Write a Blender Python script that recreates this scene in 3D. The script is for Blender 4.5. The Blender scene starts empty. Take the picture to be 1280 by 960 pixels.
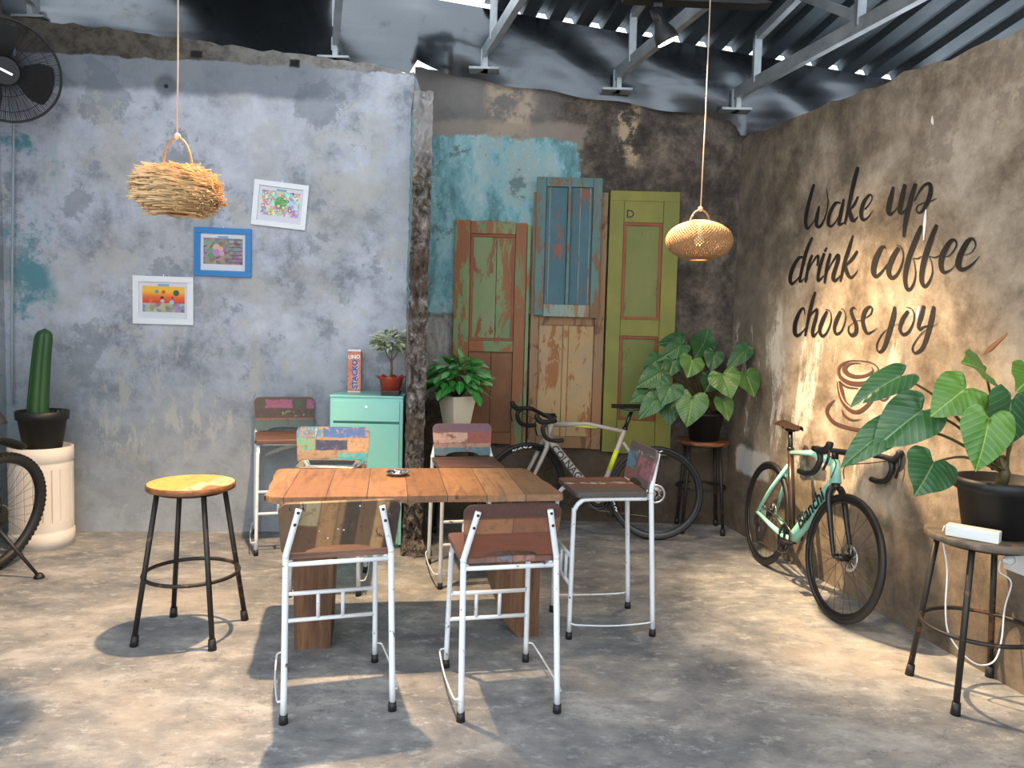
import bpy, bmesh, math, random
from mathutils import Vector, Matrix, Euler
random.seed(7)
PI = math.pi
S = bpy.context.scene
COL = S.collection
def V(*a): return Vector(a)

# ------------------------------------------------------------ camera
F = 960.0; PITCH = math.radians(4.05); ROLL = math.radians(1.5); CH = 1.5
cf = V(0, math.cos(PITCH), -math.sin(PITCH)); cu0 = V(0, math.sin(PITCH), math.cos(PITCH))
cr = V(1, 0, 0) * math.cos(ROLL) + cu0 * math.sin(ROLL)
cu = V(-1, 0, 0) * math.sin(ROLL) + cu0 * math.cos(ROLL)
cam = bpy.data.objects.new('camera', bpy.data.cameras.new('camera')); COL.objects.link(cam)
M = Matrix.Identity(4)
for i, c in enumerate((cr, cu, -cf)):
    for j in range(3): M[j][i] = c[j]
M[0][3], M[1][3], M[2][3] = 0, 0, CH
cam.matrix_world = M
cam.data.sensor_width = 36; cam.data.lens = 36 * F / 1280; cam.data.clip_start = .05
S.camera = cam
CAM = V(0, 0, CH)
def ray(x, y): return cf + cr * ((x - 640) / F) + cu * ((480 - y) / F)
def at(x, y, Y):
    d = ray(x, y); return CAM + d * (Y / d.y)
def on(x, y, P, n):
    d = ray(x, y); return CAM + d * ((P - CAM).dot(n) / d.dot(n))

# ------------------------------------------------------------ world, lights, exposure
W = bpy.data.worlds.new('world'); S.world = W; W.use_nodes = True
bg = W.node_tree.nodes['Background']; bg.inputs[0].default_value = (.86, .93, 1, 1); bg.inputs[1].default_value = 2.3
S.view_settings.view_transform = 'Standard'; S.view_settings.look = 'None'
S.view_settings.exposure = 0.42; S.view_settings.gamma = 1; S.view_settings.use_curve_mapping = False
def light(name, kind, loc, target, power, color, size=.05, angle=60, blend=.4):
    l = bpy.data.lights.new(name, kind); l.energy = power; l.color = color
    o = bpy.data.objects.new(name, l); COL.objects.link(o); o.location = loc
    o.rotation_euler = (V(*target) - V(*loc)).to_track_quat('-Z', 'Y').to_euler()
    if kind == 'SPOT': l.spot_size = math.radians(angle); l.spot_blend = blend; l.shadow_soft_size = size
    if kind == 'AREA': l.size = size
    if kind == 'POINT': l.shadow_soft_size = size
    return o
WARM = (1, .74, .46)
light('spot_lamp_table', 'SPOT', (-.95, 3.75, 3.3), (-1.8, 3.65, 0), 600, (1, .69, .40), .035, 76, .55)
light('spot_lamp_bike', 'SPOT', (.2, 4.5, 3.46), (1.92, 4.15, .7), 1150, (1, .72, .42), .03, 46, .85)
light('spot_lamp_visible', 'SPOT', (.83, 4.40, 3.09), (1.9, 4.3, .2), 90, WARM, .04, 84, .7)
light('wall_fill_spot', 'SPOT', (.2, 1.2, 3.3), (2.1, 3.8, 1.9), 60, (1, .82, .64), .2, 75, .9)  # unseen fill spot, added to brighten the brown wall

# ------------------------------------------------------------ node helpers
class G:
    def __init__(s, name):
        s.m = bpy.data.materials.new(name); s.m.use_nodes = True; s.t = s.m.node_tree
        s.b = s.t.nodes['Principled BSDF']; s.tc = s.t.nodes.new('ShaderNodeTexCoord'); s.p = s.tc.outputs['Object']
        s._xyz = None
    def put(s, sock, v):
        if v is None: return
        if isinstance(v, bpy.types.NodeSocket): s.t.links.new(v, sock)
        else:
            if sock.type == 'RGBA' and len(v) == 3: v = (*v, 1)
            sock.default_value = v
    def xyz(s, v=None):
        if v is None:
            if s._xyz: return s._xyz
            n = s.t.nodes.new('ShaderNodeSeparateXYZ'); s.put(n.inputs[0], s.p); s._xyz = n.outputs; return s._xyz
        n = s.t.nodes.new('ShaderNodeSeparateXYZ'); s.put(n.inputs[0], v); return n.outputs
    def scaled(s, sc, v=None):
        n = s.t.nodes.new('ShaderNodeMapping'); s.put(n.inputs[0], v or s.p); n.inputs['Scale'].default_value = sc; return n.outputs[0]
    def noise(s, scale, detail=5, rough=.6, vec=None, dist=0):
        n = s.t.nodes.new('ShaderNodeTexNoise'); s.put(n.inputs['Vector'], vec or s.p)
        n.inputs['Scale'].default_value = scale; n.inputs['Detail'].default_value = detail
        n.inputs['Roughness'].default_value = rough; n.inputs['Distortion'].default_value = dist; return n.outputs[0]
    def vor(s, scale, vec=None, feature='F1', out='Color'):
        n = s.t.nodes.new('ShaderNodeTexVoronoi'); n.feature = feature; s.put(n.inputs['Vector'], vec or s.p); n.inputs['Scale'].default_value = scale
        return n.outputs[out]
    def m2(s, op, a, b=0.0, c=None):
        n = s.t.nodes.new('ShaderNodeMath'); n.operation = op; s.put(n.inputs[0], a); s.put(n.inputs[1], b)
        if c is not None: s.put(n.inputs[2], c)
        return n.outputs[0]
    def ss(s, x, a, b):
        n = s.t.nodes.new('ShaderNodeMapRange'); n.interpolation_type = 'SMOOTHSTEP'
        s.put(n.inputs[0], x); n.inputs[1].default_value = a; n.inputs[2].default_value = b; return n.outputs[0]
    def mul(s, *a):
        r = a[0]
        for x in a[1:]: r = s.m2('MULTIPLY', r, x)
        return r
    def add(s, a, b): return s.m2('ADD', a, b)
    def mix(s, f, a, b):
        n = s.t.nodes.new('ShaderNodeMix'); n.data_type = 'RGBA'; s.put(n.inputs[0], f); s.put(n.inputs[6], a); s.put(n.inputs[7], b); return n.outputs[2]
    def ramp(s, f, *st):
        n = s.t.nodes.new('ShaderNodeValToRGB'); s.put(n.inputs[0], f); e = n.color_ramp.elements
        while len(e) < len(st): e.new(.5)
        for el, (p, c) in zip(e, st): el.position = p; el.color = (*c, 1)
        return n.outputs[0]
    def wob(s, x, amp, scale=4, off=0.0):
        n = s.noise(scale, 4, .65, s.scaled((1, 1, 1)) if not off else s.shift(off)); return s.add(x, s.m2('MULTIPLY_ADD', n, 2 * amp, -amp))
    def shift(s, o):
        n = s.t.nodes.new('ShaderNodeMapping'); s.put(n.inputs[0], s.p); n.inputs['Location'].default_value = (o, o * 1.7, -o); return n.outputs[0]
    def box(s, x, y, x0, x1, y0, y1, e=.02):
        return s.mul(s.ss(x, x0 - e, x0 + e), s.ss(x, x1 + e, x1 - e), s.ss(y, y0 - e, y0 + e), s.ss(y, y1 + e, y1 - e))
    def bump(s, h, strength=.3, dist=.01):
        n = s.t.nodes.new('ShaderNodeBump'); n.inputs['Strength'].default_value = strength; n.inputs['Distance'].default_value = dist
        s.put(n.inputs['Height'], h); s.put(s.b.inputs['Normal'], n.outputs[0])
    def done(s, color=None, rough=.8, metal=0.0, spec=None):
        s.put(s.b.inputs['Base Color'], color); s.put(s.b.inputs['Roughness'], rough); s.put(s.b.inputs['Metallic'], metal)
        if spec is not None: s.b.inputs['Specular IOR Level'].default_value = spec
        return s.m
def c8(r, g, b):
    f = lambda v: ((v / 255 + .055) / 1.055) ** 2.4 if v > 10 else v / 255 / 12.92
    return (f(r), f(g), f(b))
def plain(name, col, rough=.5, metal=0.0, var=.12, scale=30, bump=0):
    g = G(name); n = g.noise(scale, 4, .6)
    c = g.mix(n, tuple(x * (1 - var) for x in col), tuple(min(1, x * (1 + var)) for x in col))
    if bump: g.bump(n, bump, .004)
    return g.done(c, rough, metal)
def chipped(name, col, chip, amount=.36, rough=.4, metal=0.0, scale=18):
    g = G(name); n = g.noise(scale, 5, .7); f = g.ss(n, amount, amount - .03)
    return g.done(g.mix(f, col, chip), rough, metal)
def wood(name, c1, c2, c3, axis=0, sc=1.0, rough=.55, wear=None, wearc=(.5, .4, .3)):
    g = G(name); s = [9 * sc] * 3; s[axis] = .8 * sc
    v = g.scaled(s); n = g.noise(2.2, 6, .65, v, .6); n2 = g.noise(9, 4, .7, v)
    c = g.ramp(n, (.3, c1), (.5, c2), (.7, c3)); c = g.mix(g.ss(n2, .55, .75), c, tuple(x * .55 for x in c1))
    if wear: c = g.mix(g.ss(g.noise(6, 5, .7), wear, wear + .05), c, wearc)
    g.bump(n2, .25, .003); return g.done(c, rough)
def patches(name, base, rects, rough=.5, axes=(0, 2), wear=.5, wearc=None, grain=0, edge=.004, wob=.012, dots=False, mir=False):
    """planks and paint patches: rects are (x0,x1,y0,y1,colour,worn)"""
    g = G(name); o = g.xyz(); x = o[axes[0]]; y = o[axes[1]]
    if mir: x = g.m2('MULTIPLY', x, -1.0)
    s = [30, 30, 30]; s[axes[grain]] = 3
    n = g.noise(2, 5, .7, g.scaled(s)); wn = g.noise(26, 5, .75); wx = g.wob(x, wob, 14); wy = g.wob(y, wob, 14, 3.1)
    c = g.mix(n, tuple(k * .6 for k in base), tuple(min(1, k * 1.35) for k in base))
    for r in rects:
        x0, x1, y0, y1, col, worn = r[:6]
        f = g.box(wx if worn else x, wy if worn else y, x0, x1, y0, y1, edge)
        if worn: f = g.mul(f, g.ss(wn, worn + .03, worn - .03))
        cc = g.mix(n, tuple(k * .7 for k in col), tuple(min(1, k * 1.25) for k in col))
        c = g.mix(f, c, cc)
    c = g.mix(g.mul(g.ss(g.noise(34, 6, .8), .53, .60), .55), c, (.10, .062, .04)); c = g.mix(g.mul(g.ss(g.noise(9, 5, .7, g.shift(8)), .5, .7), .35), c, (.05, .035, .028))
    if dots: c = g.mix(g.mul(g.ss(g.vor(34, g.scaled((1, 0, 1)), 'F1', 'Distance'), .14, .09), g.ss(g.noise(7, 2), .48, .52)), c, (.7, .7, .66)); c = g.mix(g.ss(g.noise(40, 5, .8, g.scaled((1, 1, .35))), .60, .66), c, (.03, .02, .015))
    g.bump(n, .2, .002); return g.done(c, rough)

# ------------------------------------------------------------ mesh helpers
class MB:
    def __init__(s): s.b = bmesh.new(); s.k = 0
    def poly(s, pts, faces, mi=0, smooth=False):
        vs = [s.b.verts.new(p) for p in pts]
        for f in faces:
            try:
                fc = s.b.faces.new([vs[i] for i in f]); fc.material_index = mi; fc.smooth = smooth
            except ValueError: pass
        return s
    def box(s, c, d, rot=None, mi=0, bev=0.0):
        t = bmesh.new(); bmesh.ops.create_cube(t, size=1)
        for v in t.verts: v.co = V(v.co.x * d[0], v.co.y * d[1], v.co.z * d[2])
        if bev: bmesh.ops.bevel(t, geom=t.edges[:], offset=bev, segments=2, profile=.6, affect='EDGES')
        R = rot if isinstance(rot, Matrix) else (Euler(rot).to_matrix() if rot else Matrix.Identity(3))
        pts = [R @ v.co + Vector(c) for v in t.verts]; t.verts.index_update()
        s.poly(pts, [[v.index for v in f.verts] for f in t.faces], mi); t.free(); return s
    def bar(s, a, b, w, h, mi=0, up=(0, 0, 1), bev=0.0):
        a = Vector(a); b = Vector(b); d = (b - a); L = d.length; d.normalize(); u = Vector(up)
        x = d.cross(u)
        if x.length < 1e-4: x = d.cross(V(0, 1, 0))
        x.normalize(); z = x.cross(d); R = Matrix((x, d, z)).transposed()
        return s.box((a + b) / 2, (w, L, h), R, mi, bev)
    def tube(s, pts, r, n=8, mi=0, closed=False, cap=True, smooth=True, flat=1.0):
        P = [Vector(p) for p in pts]; N = len(P)
        rs = r if isinstance(r, (list, tuple)) else [r] * N
        T = []
        for i in range(N):
            a = P[(i - 1) % N] if (closed or i > 0) else P[i]; b = P[(i + 1) % N] if (closed or i < N - 1) else P[i]
            T.append((b - a).normalized())
        u = T[0].orthogonal().normalized(); vs = []
        for i in range(N):
            u = (u - T[i] * u.dot(T[i])); u = u.normalized() if u.length > 1e-6 else T[i].orthogonal().normalized()
            w = T[i].cross(u)
            for k in range(n):
                a = 2 * PI * k / n; vs.append(P[i] + (u * math.cos(a) + w * math.sin(a) * flat) * rs[i])
        fs = []
        for i in range(N if closed else N - 1):
            j = (i + 1) % N
            for k in range(n): fs.append((i * n + k, i * n + (k + 1) % n, j * n + (k + 1) % n, j * n + k))
        if cap and not closed: fs.append(tuple(range(n - 1, -1, -1))); fs.append(tuple((N - 1) * n + k for k in range(n)))
        return s.poly(vs, fs, mi, smooth)
    def lathe(s, prof, c=(0, 0, 0), n=32, mi=0, smooth=True, axis=None, f=None):
        vs = []; m = len(prof); R = axis.to_track_quat('Z', 'Y').to_matrix() if axis else Matrix.Identity(3)
        for k in range(n):
            a = 2 * PI * k / n
            for r, z in prof:
                q = f(r, z, a) if f else (r, z)
                vs.append(R @ V(q[0] * math.cos(a), q[0] * math.sin(a), q[1]) + Vector(c))
        fs = [(k * m + i, ((k + 1) % n) * m + i, ((k + 1) % n) * m + i + 1, k * m + i + 1) for k in range(n) for i in range(m - 1)]
        return s.poly(vs, fs, mi, smooth)
    def ring(s, c, R, r, axis=(0, 0, 1), n=36, k=8, mi=0, a0=0, a1=2 * PI):
        ax = Vector(axis).normalized(); u = ax.orthogonal().normalized(); w = ax.cross(u); cl = abs(a1 - a0 - 2 * PI) < 1e-6
        pts = [Vector(c) + (u * math.cos(t) + w * math.sin(t)) * R for t in [a0 + (a1 - a0) * i / (n if cl else n - 1) for i in range(n)]]
        return s.tube(pts, r, k, mi, closed=cl)
    def disc(s, c, r, h, axis=(0, 0, 1), n=24, mi=0):
        ax = Vector(axis).normalized(); return s.tube([Vector(c) - ax * h / 2, Vector(c) + ax * h / 2], r, n, mi, smooth=False)
    def prism(s, pts, e, mi=0):
        """polygon (3D points) extruded by vector e"""
        P = [Vector(p) for p in pts]; e = Vector(e); n = len(P)
        return s.poly(P + [p + e for p in P], [tuple(range(n)), tuple(range(2 * n - 1, n - 1, -1))] + [(i, i + n, (i + 1) % n + n, (i + 1) % n) for i in range(n)], mi)
    def sphere(s, c, r, n=12, mi=0, sc=(1, 1, 1)):
        t = bmesh.new(); bmesh.ops.create_uvsphere(t, u_segments=n, v_segments=n // 2 + 2, radius=r); t.verts.index_update()
        s.poly([V(v.co.x * sc[0], v.co.y * sc[1], v.co.z * sc[2]) + Vector(c) for v in t.verts], [[v.index for v in f.verts] for f in t.faces], mi, True); t.free(); return s
    def build(s, name, mats, parent=None, loc=None, rot=None, mat=None, norm=True):
        if norm: bmesh.ops.recalc_face_normals(s.b, faces=s.b.faces[:])
        me = bpy.data.meshes.new(name); s.b.to_mesh(me); s.b.free()
        for m in (mats if isinstance(mats, (list, tuple)) else [mats]): me.materials.append(m)
        o = bpy.data.objects.new(name, me); COL.objects.link(o)
        if parent: o.parent = parent
        if mat is not None: o.matrix_local = mat
        if loc is not None: o.location = loc
        if rot is not None: o.rotation_euler = rot
        return o
def thing(name, label, cat, loc=(0, 0, 0), rz=0, group=None, rot=None):
    o = bpy.data.objects.new(name, None); COL.objects.link(o); o.location = loc; o.rotation_euler = rot or (0, 0, rz); o.empty_display_size = .1
    tag(o, label, cat, group); return o
def tag(o, label, cat, group=None):
    o['label'] = label; o['category'] = cat
    if group: o['group'] = group
    return o
def struct(o): o['kind'] = 'structure'; return o
def smoothpts(pts, k=6):
    """catmull-rom through tuples"""
    out = []; n = len(pts)
    for i in range(n - 1):
        p0 = pts[max(i - 1, 0)]; p1 = pts[i]; p2 = pts[i + 1]; p3 = pts[min(i + 2, n - 1)]
        for j in range(k):
            t = j / k
            out.append(tuple(.5 * (2 * b + (c - a) * t + (2 * a - 5 * b + 4 * c - d) * t * t + (3 * b - a - 3 * c + d) * t ** 3) for a, b, c, d in zip(p0, p1, p2, p3)))
    out.append(tuple(pts[-1])); return out
def text(name, body, size, mat, parent, m, extrude=.0006, shear=0, bold=0):
    cu_ = bpy.data.curves.new('t', 'FONT'); cu_.body = body; cu_.size = size; cu_.extrude = extrude; cu_.align_x = 'CENTER'; cu_.align_y = 'CENTER'
    cu_.shear = shear; cu_.offset = bold; cu_.resolution_u = 3
    t = bpy.data.objects.new('t', cu_); COL.objects.link(t); bpy.context.view_layer.update()
    me = bpy.data.meshes.new_from_object(t.evaluated_get(bpy.context.evaluated_depsgraph_get())); bpy.data.objects.remove(t); bpy.data.curves.remove(cu_)
    me.materials.clear(); me.materials.append(mat); me.name = name
    o = bpy.data.objects.new(name, me); COL.objects.link(o); o.parent = parent; o.matrix_local = m; return o
def frame(o, x, y, z=None):
    x = Vector(x).normalized(); y = Vector(y); y = (y - x * y.dot(x)).normalized(); z = x.cross(y); m = Matrix.Identity(4)
    for i, c in enumerate((x, y, z)):
        for j in range(3): m[j][i] = c[j]
    for j in range(3): m[j][3] = o[j]
    return m

# ------------------------------------------------------------ materials of the setting
def mat_floor():
    g = G('polished_cement'); n = g.noise(.9, 6, .62, dist=.1); n2 = g.noise(2.6, 9, .74, g.scaled((1, 1.5, 1)), .25); n3 = g.noise(11, 9, .8, g.scaled((.8, 1.3, 1)))
    c = g.ramp(g.m2('MULTIPLY_ADD', n2, .55, g.m2('MULTIPLY', n, .45)), (.36, c8(84, 88, 92)), (.44, c8(112, 114, 117)), (.51, c8(136, 135, 134)), (.57, c8(162, 160, 157)), (.66, c8(186, 186, 184)))
    c = g.mix(g.ss(n, .52, .66), c, g.mix(.5, c, c8(158, 146, 132))); c = g.mix(g.mul(g.ss(n3, .53, .62), .55), c, c8(186, 186, 184)); c = g.mix(g.mul(g.ss(n3, .45, .36), .55), c, c8(84, 86, 90)); e2 = g.noise(1.2, 3, .6, g.shift(7)); ck = g.m2('ABSOLUTE', g.m2('SUBTRACT', g.noise(1.1, 8, .6, g.shift(21)), .5)); c = g.mix(g.mul(g.ss(ck, .0035, .001), g.ss(e2, .5, .55), .4), c, c8(76, 76, 78))
    e = g.vor(.55, g.shift(2), 'DISTANCE_TO_EDGE', 'Distance')
    g.bump(g.add(n3, n2), .12, .006); return g.done(c, g.m2('MULTIPLY_ADD', n2, .35, .42), 0, .35)
def mat_left():
    g = G('blue_grey_plaster'); o = g.xyz(); x, z = o[0], o[2]
    n = g.noise(1.3, 7, .66, dist=.1); n2 = g.noise(2.4, 9, .74, g.shift(4), .1); n3 = g.noise(12, 6, .7)
    c = g.ramp(n2, (.36, c8(130, 135, 144)), (.43, c8(160, 164, 174)), (.5, c8(182, 186, 197)), (.58, c8(194, 198, 208)), (.66, c8(206, 208, 215)))
    c = g.mix(g.mul(g.ss(n, .5, .6), .45), c, c8(172, 170, 165))
    c = g.mix(g.mul(g.ss(g.noise(1.7, 9, .72, g.shift(9)), .54, .575), .6), c, c8(126, 132, 140)); c = g.mix(g.mul(g.ss(g.noise(2.3, 9, .7, g.shift(13)), .56, .585), .5), c, c8(190, 188, 180))
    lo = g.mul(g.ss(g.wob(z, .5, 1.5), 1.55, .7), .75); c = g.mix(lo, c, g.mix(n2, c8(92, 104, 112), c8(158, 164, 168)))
    st = g.mul(g.ss(g.noise(4, 9, .78, g.scaled((2.4, 2.4, .8)), .1), .53, .57), g.box(g.wob(x, .3, 2), g.wob(z, .3, 2, 5), -3, -1.5, .6, 1.5, .2), .65)
    c = g.mix(st, c, c8(182, 180, 172)); c = g.mix(g.mul(g.ss(n3, .68, .76), .35), c, c8(196, 194, 188))
    c = g.mix(g.mul(g.ss(n2, .5, .62), g.ss(g.wob(x, .3, 2), -3.05, -3.25)), c, c8(92, 140, 150))
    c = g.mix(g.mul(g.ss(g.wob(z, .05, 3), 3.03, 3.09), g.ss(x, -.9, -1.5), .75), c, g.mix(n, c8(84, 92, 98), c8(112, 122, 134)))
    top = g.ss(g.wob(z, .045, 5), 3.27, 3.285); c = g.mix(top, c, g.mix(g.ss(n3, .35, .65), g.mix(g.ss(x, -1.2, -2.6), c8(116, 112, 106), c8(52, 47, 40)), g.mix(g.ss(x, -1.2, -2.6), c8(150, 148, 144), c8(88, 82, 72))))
    d = g.m2('SQRT', g.add(g.m2('POWER', g.add(x, 2.42), 2), g.m2('POWER', g.add(z, -3.1), 2)))
    c = g.mix(g.mul(g.ss(d, .10, .05), .6), c, c8(70, 74, 82)); c = g.mix(g.ss(d, .02, .008), c, c8(20, 20, 20))
    for a_, b_, c_, d_ in ((-1.60, -1.53, 3.275, 3.33), (-2.26, -2.18, 3.30, 3.35)): c = g.mix(g.box(g.wob(x, .012, 30), g.wob(z, .012, 30, 2), a_, b_, c_, d_, .008), c, c8(16, 15, 14))
    g.bump(g.add(n3, g.m2('MULTIPLY', n2, 2)), .25, .01); return g.done(c, .85)
def mat_alcove():
    g = G('stained_alcove_plaster'); o = g.xyz(); x, z = o[0], o[2]
    n = g.noise(1.6, 7, .66, dist=.1); n2 = g.noise(3.6, 9, .76, g.shift(3), .1); n3 = g.noise(18, 6, .75); vs = g.noise(2.6, 7, .7, g.scaled((2, 2, .9)), .15)
    c = g.ramp(n2, (.36, c8(44, 38, 33)), (.47, c8(72, 64, 57)), (.55, c8(98, 88, 79)), (.66, c8(130, 116, 100)))
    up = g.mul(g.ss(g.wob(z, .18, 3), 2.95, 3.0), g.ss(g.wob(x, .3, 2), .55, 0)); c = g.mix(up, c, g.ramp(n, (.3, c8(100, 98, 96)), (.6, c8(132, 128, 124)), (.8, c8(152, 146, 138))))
    ln = g.box(g.wob(x, .12, 4), g.wob(z, .12, 3, 2), -.25, .1, 2.95, 3.5, .04); c = g.mix(g.mul(ln, g.ss(n2, .42, .52)), c, c8(178, 160, 140))
    ln = g.box(g.wob(x, .1, 5), g.wob(z, .12, 4, 2), .75, .92, 2.8, 3.35, .03); c = g.mix(g.mul(ln, g.ss(n2, .48, .54)), c, c8(172, 152, 122))
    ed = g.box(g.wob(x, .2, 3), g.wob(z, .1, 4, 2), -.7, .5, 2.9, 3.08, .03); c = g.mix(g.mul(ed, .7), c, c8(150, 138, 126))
    t = g.box(g.wob(x, .11, 5), g.wob(z, .09, 4, 2), -.95, .47, 1.62, 2.96, .012)
    tq = g.ramp(vs, (.34, c8(88, 124, 128)), (.43, c8(108, 152, 158)), (.49, c8(128, 172, 180)), (.56, c8(150, 186, 190)), (.66, c8(178, 192, 192)))
    wx = g.mul(g.ss(vs, .5, .56), g.ss(g.wob(x, .2, 2), -.35, -.1), g.ss(g.wob(x, .2, 2, 6), .42, .2)); tq = g.mix(g.mul(wx, .7), tq, g.mix(n2, c8(110, 130, 126), c8(170, 186, 184)))
    tq = g.mix(g.mul(g.ss(n2, .44, .40), .8), tq, c8(92, 112, 112)); tq = g.mix(g.mul(g.ss(n3, .57, .62), .4), tq, c8(196, 206, 206)); c = g.mix(t, c, tq)
    w = g.box(g.wob(x, .1, 5), g.wob(z, .12, 4, 7), -.8, -.38, .95, 1.6, .05); c = g.mix(w, c, g.ramp(vs, (.4, c8(86, 82, 78)), (.5, c8(150, 146, 140)), (.62, c8(186, 182, 176))))
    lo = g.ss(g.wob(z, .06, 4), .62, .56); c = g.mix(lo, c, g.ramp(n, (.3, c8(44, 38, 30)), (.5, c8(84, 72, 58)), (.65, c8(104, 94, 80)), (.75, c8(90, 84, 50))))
    c = g.mix(g.mul(g.ss(n3, .66, .78), .4), c, c8(150, 140, 128))
    g.bump(g.add(n3, g.m2('MULTIPLY', n2, 2.5)), .45, .014); return g.done(c, .9)
def mat_right():
    g = G('brown_mottled_plaster'); o = g.xyz(); y, z = o[1], o[2]
    n = g.noise(1.1, 7, .66, dist=.15); n2 = g.noise(2.6, 9, .75, g.shift(5), .15); n3 = g.noise(16, 6, .75); vs = g.noise(2.4, 7, .72, g.scaled((1.6, 1.6, .5)), .3)
    c = g.ramp(g.m2('MULTIPLY_ADD', n, .6, g.m2('MULTIPLY', n2, .4)), (.38, c8(76, 64, 52)), (.45, c8(114, 100, 84)), (.51, c8(150, 135, 116)), (.57, c8(176, 161, 142)), (.66, c8(196, 184, 168)))
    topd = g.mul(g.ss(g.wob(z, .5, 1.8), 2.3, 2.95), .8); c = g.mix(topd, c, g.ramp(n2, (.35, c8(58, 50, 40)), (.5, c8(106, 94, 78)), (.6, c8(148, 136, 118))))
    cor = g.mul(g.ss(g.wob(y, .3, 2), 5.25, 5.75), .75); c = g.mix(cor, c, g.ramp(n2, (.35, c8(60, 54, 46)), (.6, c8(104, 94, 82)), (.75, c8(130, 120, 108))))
    stk = g.mul(g.ss(vs, .52, .6), g.ss(g.wob(z, .3, 2), 1.75, 1.45), g.ss(g.wob(z, .2, 2), .5, .7), g.ss(y, 3.9, 4.3)); c = g.mix(g.mul(stk, .8), c, c8(214, 206, 194)); c = g.mix(g.mul(g.ss(g.noise(1.9, 9, .72, g.shift(17)), .55, .585), .5), c, c8(112, 102, 90))
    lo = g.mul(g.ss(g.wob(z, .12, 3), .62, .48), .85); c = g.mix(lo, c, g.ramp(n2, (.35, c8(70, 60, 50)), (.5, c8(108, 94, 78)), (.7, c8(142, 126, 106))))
    wp = g.box(g.wob(y, .08, 5), g.wob(z, .05, 6, 3), 5.35, 5.85, .47, .66, .02); c = g.mix(wp, c, c8(196, 190, 184))
    c = g.mix(g.mul(g.ss(n3, .66, .76), .4), c, c8(200, 190, 176)); c = g.mix(g.mul(g.ss(n3, .34, .26), .5), c, c8(70, 62, 54))
    g.bump(g.add(n3, g.m2('MULTIPLY', n2, 2.5)), .35, .012); return g.done(c, .88)
def mat_rubble():
    g = G('broken_rubble'); n = g.noise(13, 8, .78, g.scaled((1, 1, 1)), .1); n2 = g.noise(2.5, 3, .5, g.scaled((1, 1, 1.1))); n3 = g.noise(38, 5, .7); z = g.xyz()[2]
    c = g.ramp(n, (.38, c8(52, 44, 38)), (.46, c8(96, 86, 77)), (.54, c8(140, 132, 124)), (.64, c8(186, 180, 174)))
    c = g.mix(g.mul(g.ss(n2, .5, .56), .75), c, g.mix(n3, c8(62, 48, 38), c8(118, 96, 78))); c = g.mix(g.mul(g.ss(g.wob(z, .2, 3), 2.45, 2.75), .8), c, c8(200, 198, 198))
    c = g.mix(g.mul(g.ss(z, .9, .5), .7), c, g.mix(g.ss(n3, .47, .53), c8(52, 48, 44), c8(138, 132, 126)))
    g.bump(g.add(n, g.m2('MULTIPLY', n3, .5)), .9, .03); return g.done(c, .95)
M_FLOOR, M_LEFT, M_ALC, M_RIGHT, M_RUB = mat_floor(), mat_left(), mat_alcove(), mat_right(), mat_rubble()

# ------------------------------------------------------------ shell
def grid(fn, nu, nv, mi=0, mb=None, smooth=True):
    mb = mb or MB(); pts = [fn(i / nu, j / nv) for j in range(nv + 1) for i in range(nu + 1)]
    return mb.poly(pts, [(j * (nu + 1) + i, j * (nu + 1) + i + 1, (j + 1) * (nu + 1) + i + 1, (j + 1) * (nu + 1) + i) for j in range(nv) for i in range(nu)], mi, smooth)
struct(MB().prism([(-5, -3, -.1), (5, -3, -.1), (5, 7, -.1), (-5, 7, -.1)], (0, 0, .1)).build('floor', M_FLOOR))
WL0, WL1 = V(-3.5, 5.28, 0), V(-.745, 5.545, 0)        # blue grey wall
def wtopz(x): return 3.30 - .078 * (x + .75)
def slabwall(name, mat, a, b, back, tops, mi=0):
    n = len(tops); pts = []; L = (b - a)
    mb = MB(); P = [a + L * (i / (n - 1)) for i in range(n)]
    prof = [p.copy() for p in P] + [V(P[i].x, P[i].y, tops[i]) for i in range(n - 1, -1, -1)]
    mb.prism(prof, back); return struct(mb.build(name, mat))
rnd = random.Random(3)
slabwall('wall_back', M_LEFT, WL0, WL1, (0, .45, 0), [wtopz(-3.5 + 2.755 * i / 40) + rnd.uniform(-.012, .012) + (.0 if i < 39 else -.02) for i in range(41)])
def atop(x): return 3.375 - .128 * x
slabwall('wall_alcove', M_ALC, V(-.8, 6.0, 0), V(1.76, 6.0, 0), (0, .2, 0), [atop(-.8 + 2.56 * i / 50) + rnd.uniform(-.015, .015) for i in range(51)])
RP = V(1.71, 6.0, 0); RD = V(.178, -.984, 0).normalized(); RN = V(RD.y, -RD.x, 0)
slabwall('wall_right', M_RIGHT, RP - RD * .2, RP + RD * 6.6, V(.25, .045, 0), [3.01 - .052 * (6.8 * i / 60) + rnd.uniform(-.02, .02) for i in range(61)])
LD = V(.19, -.98, 0).normalized()
slabwall('wall_left', M_LEFT, WL0 + V(-.0, .05, 0), WL0 + LD * 3.6, (-.2, 0, 0), [3.72, 3.7, 3.72])
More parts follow.
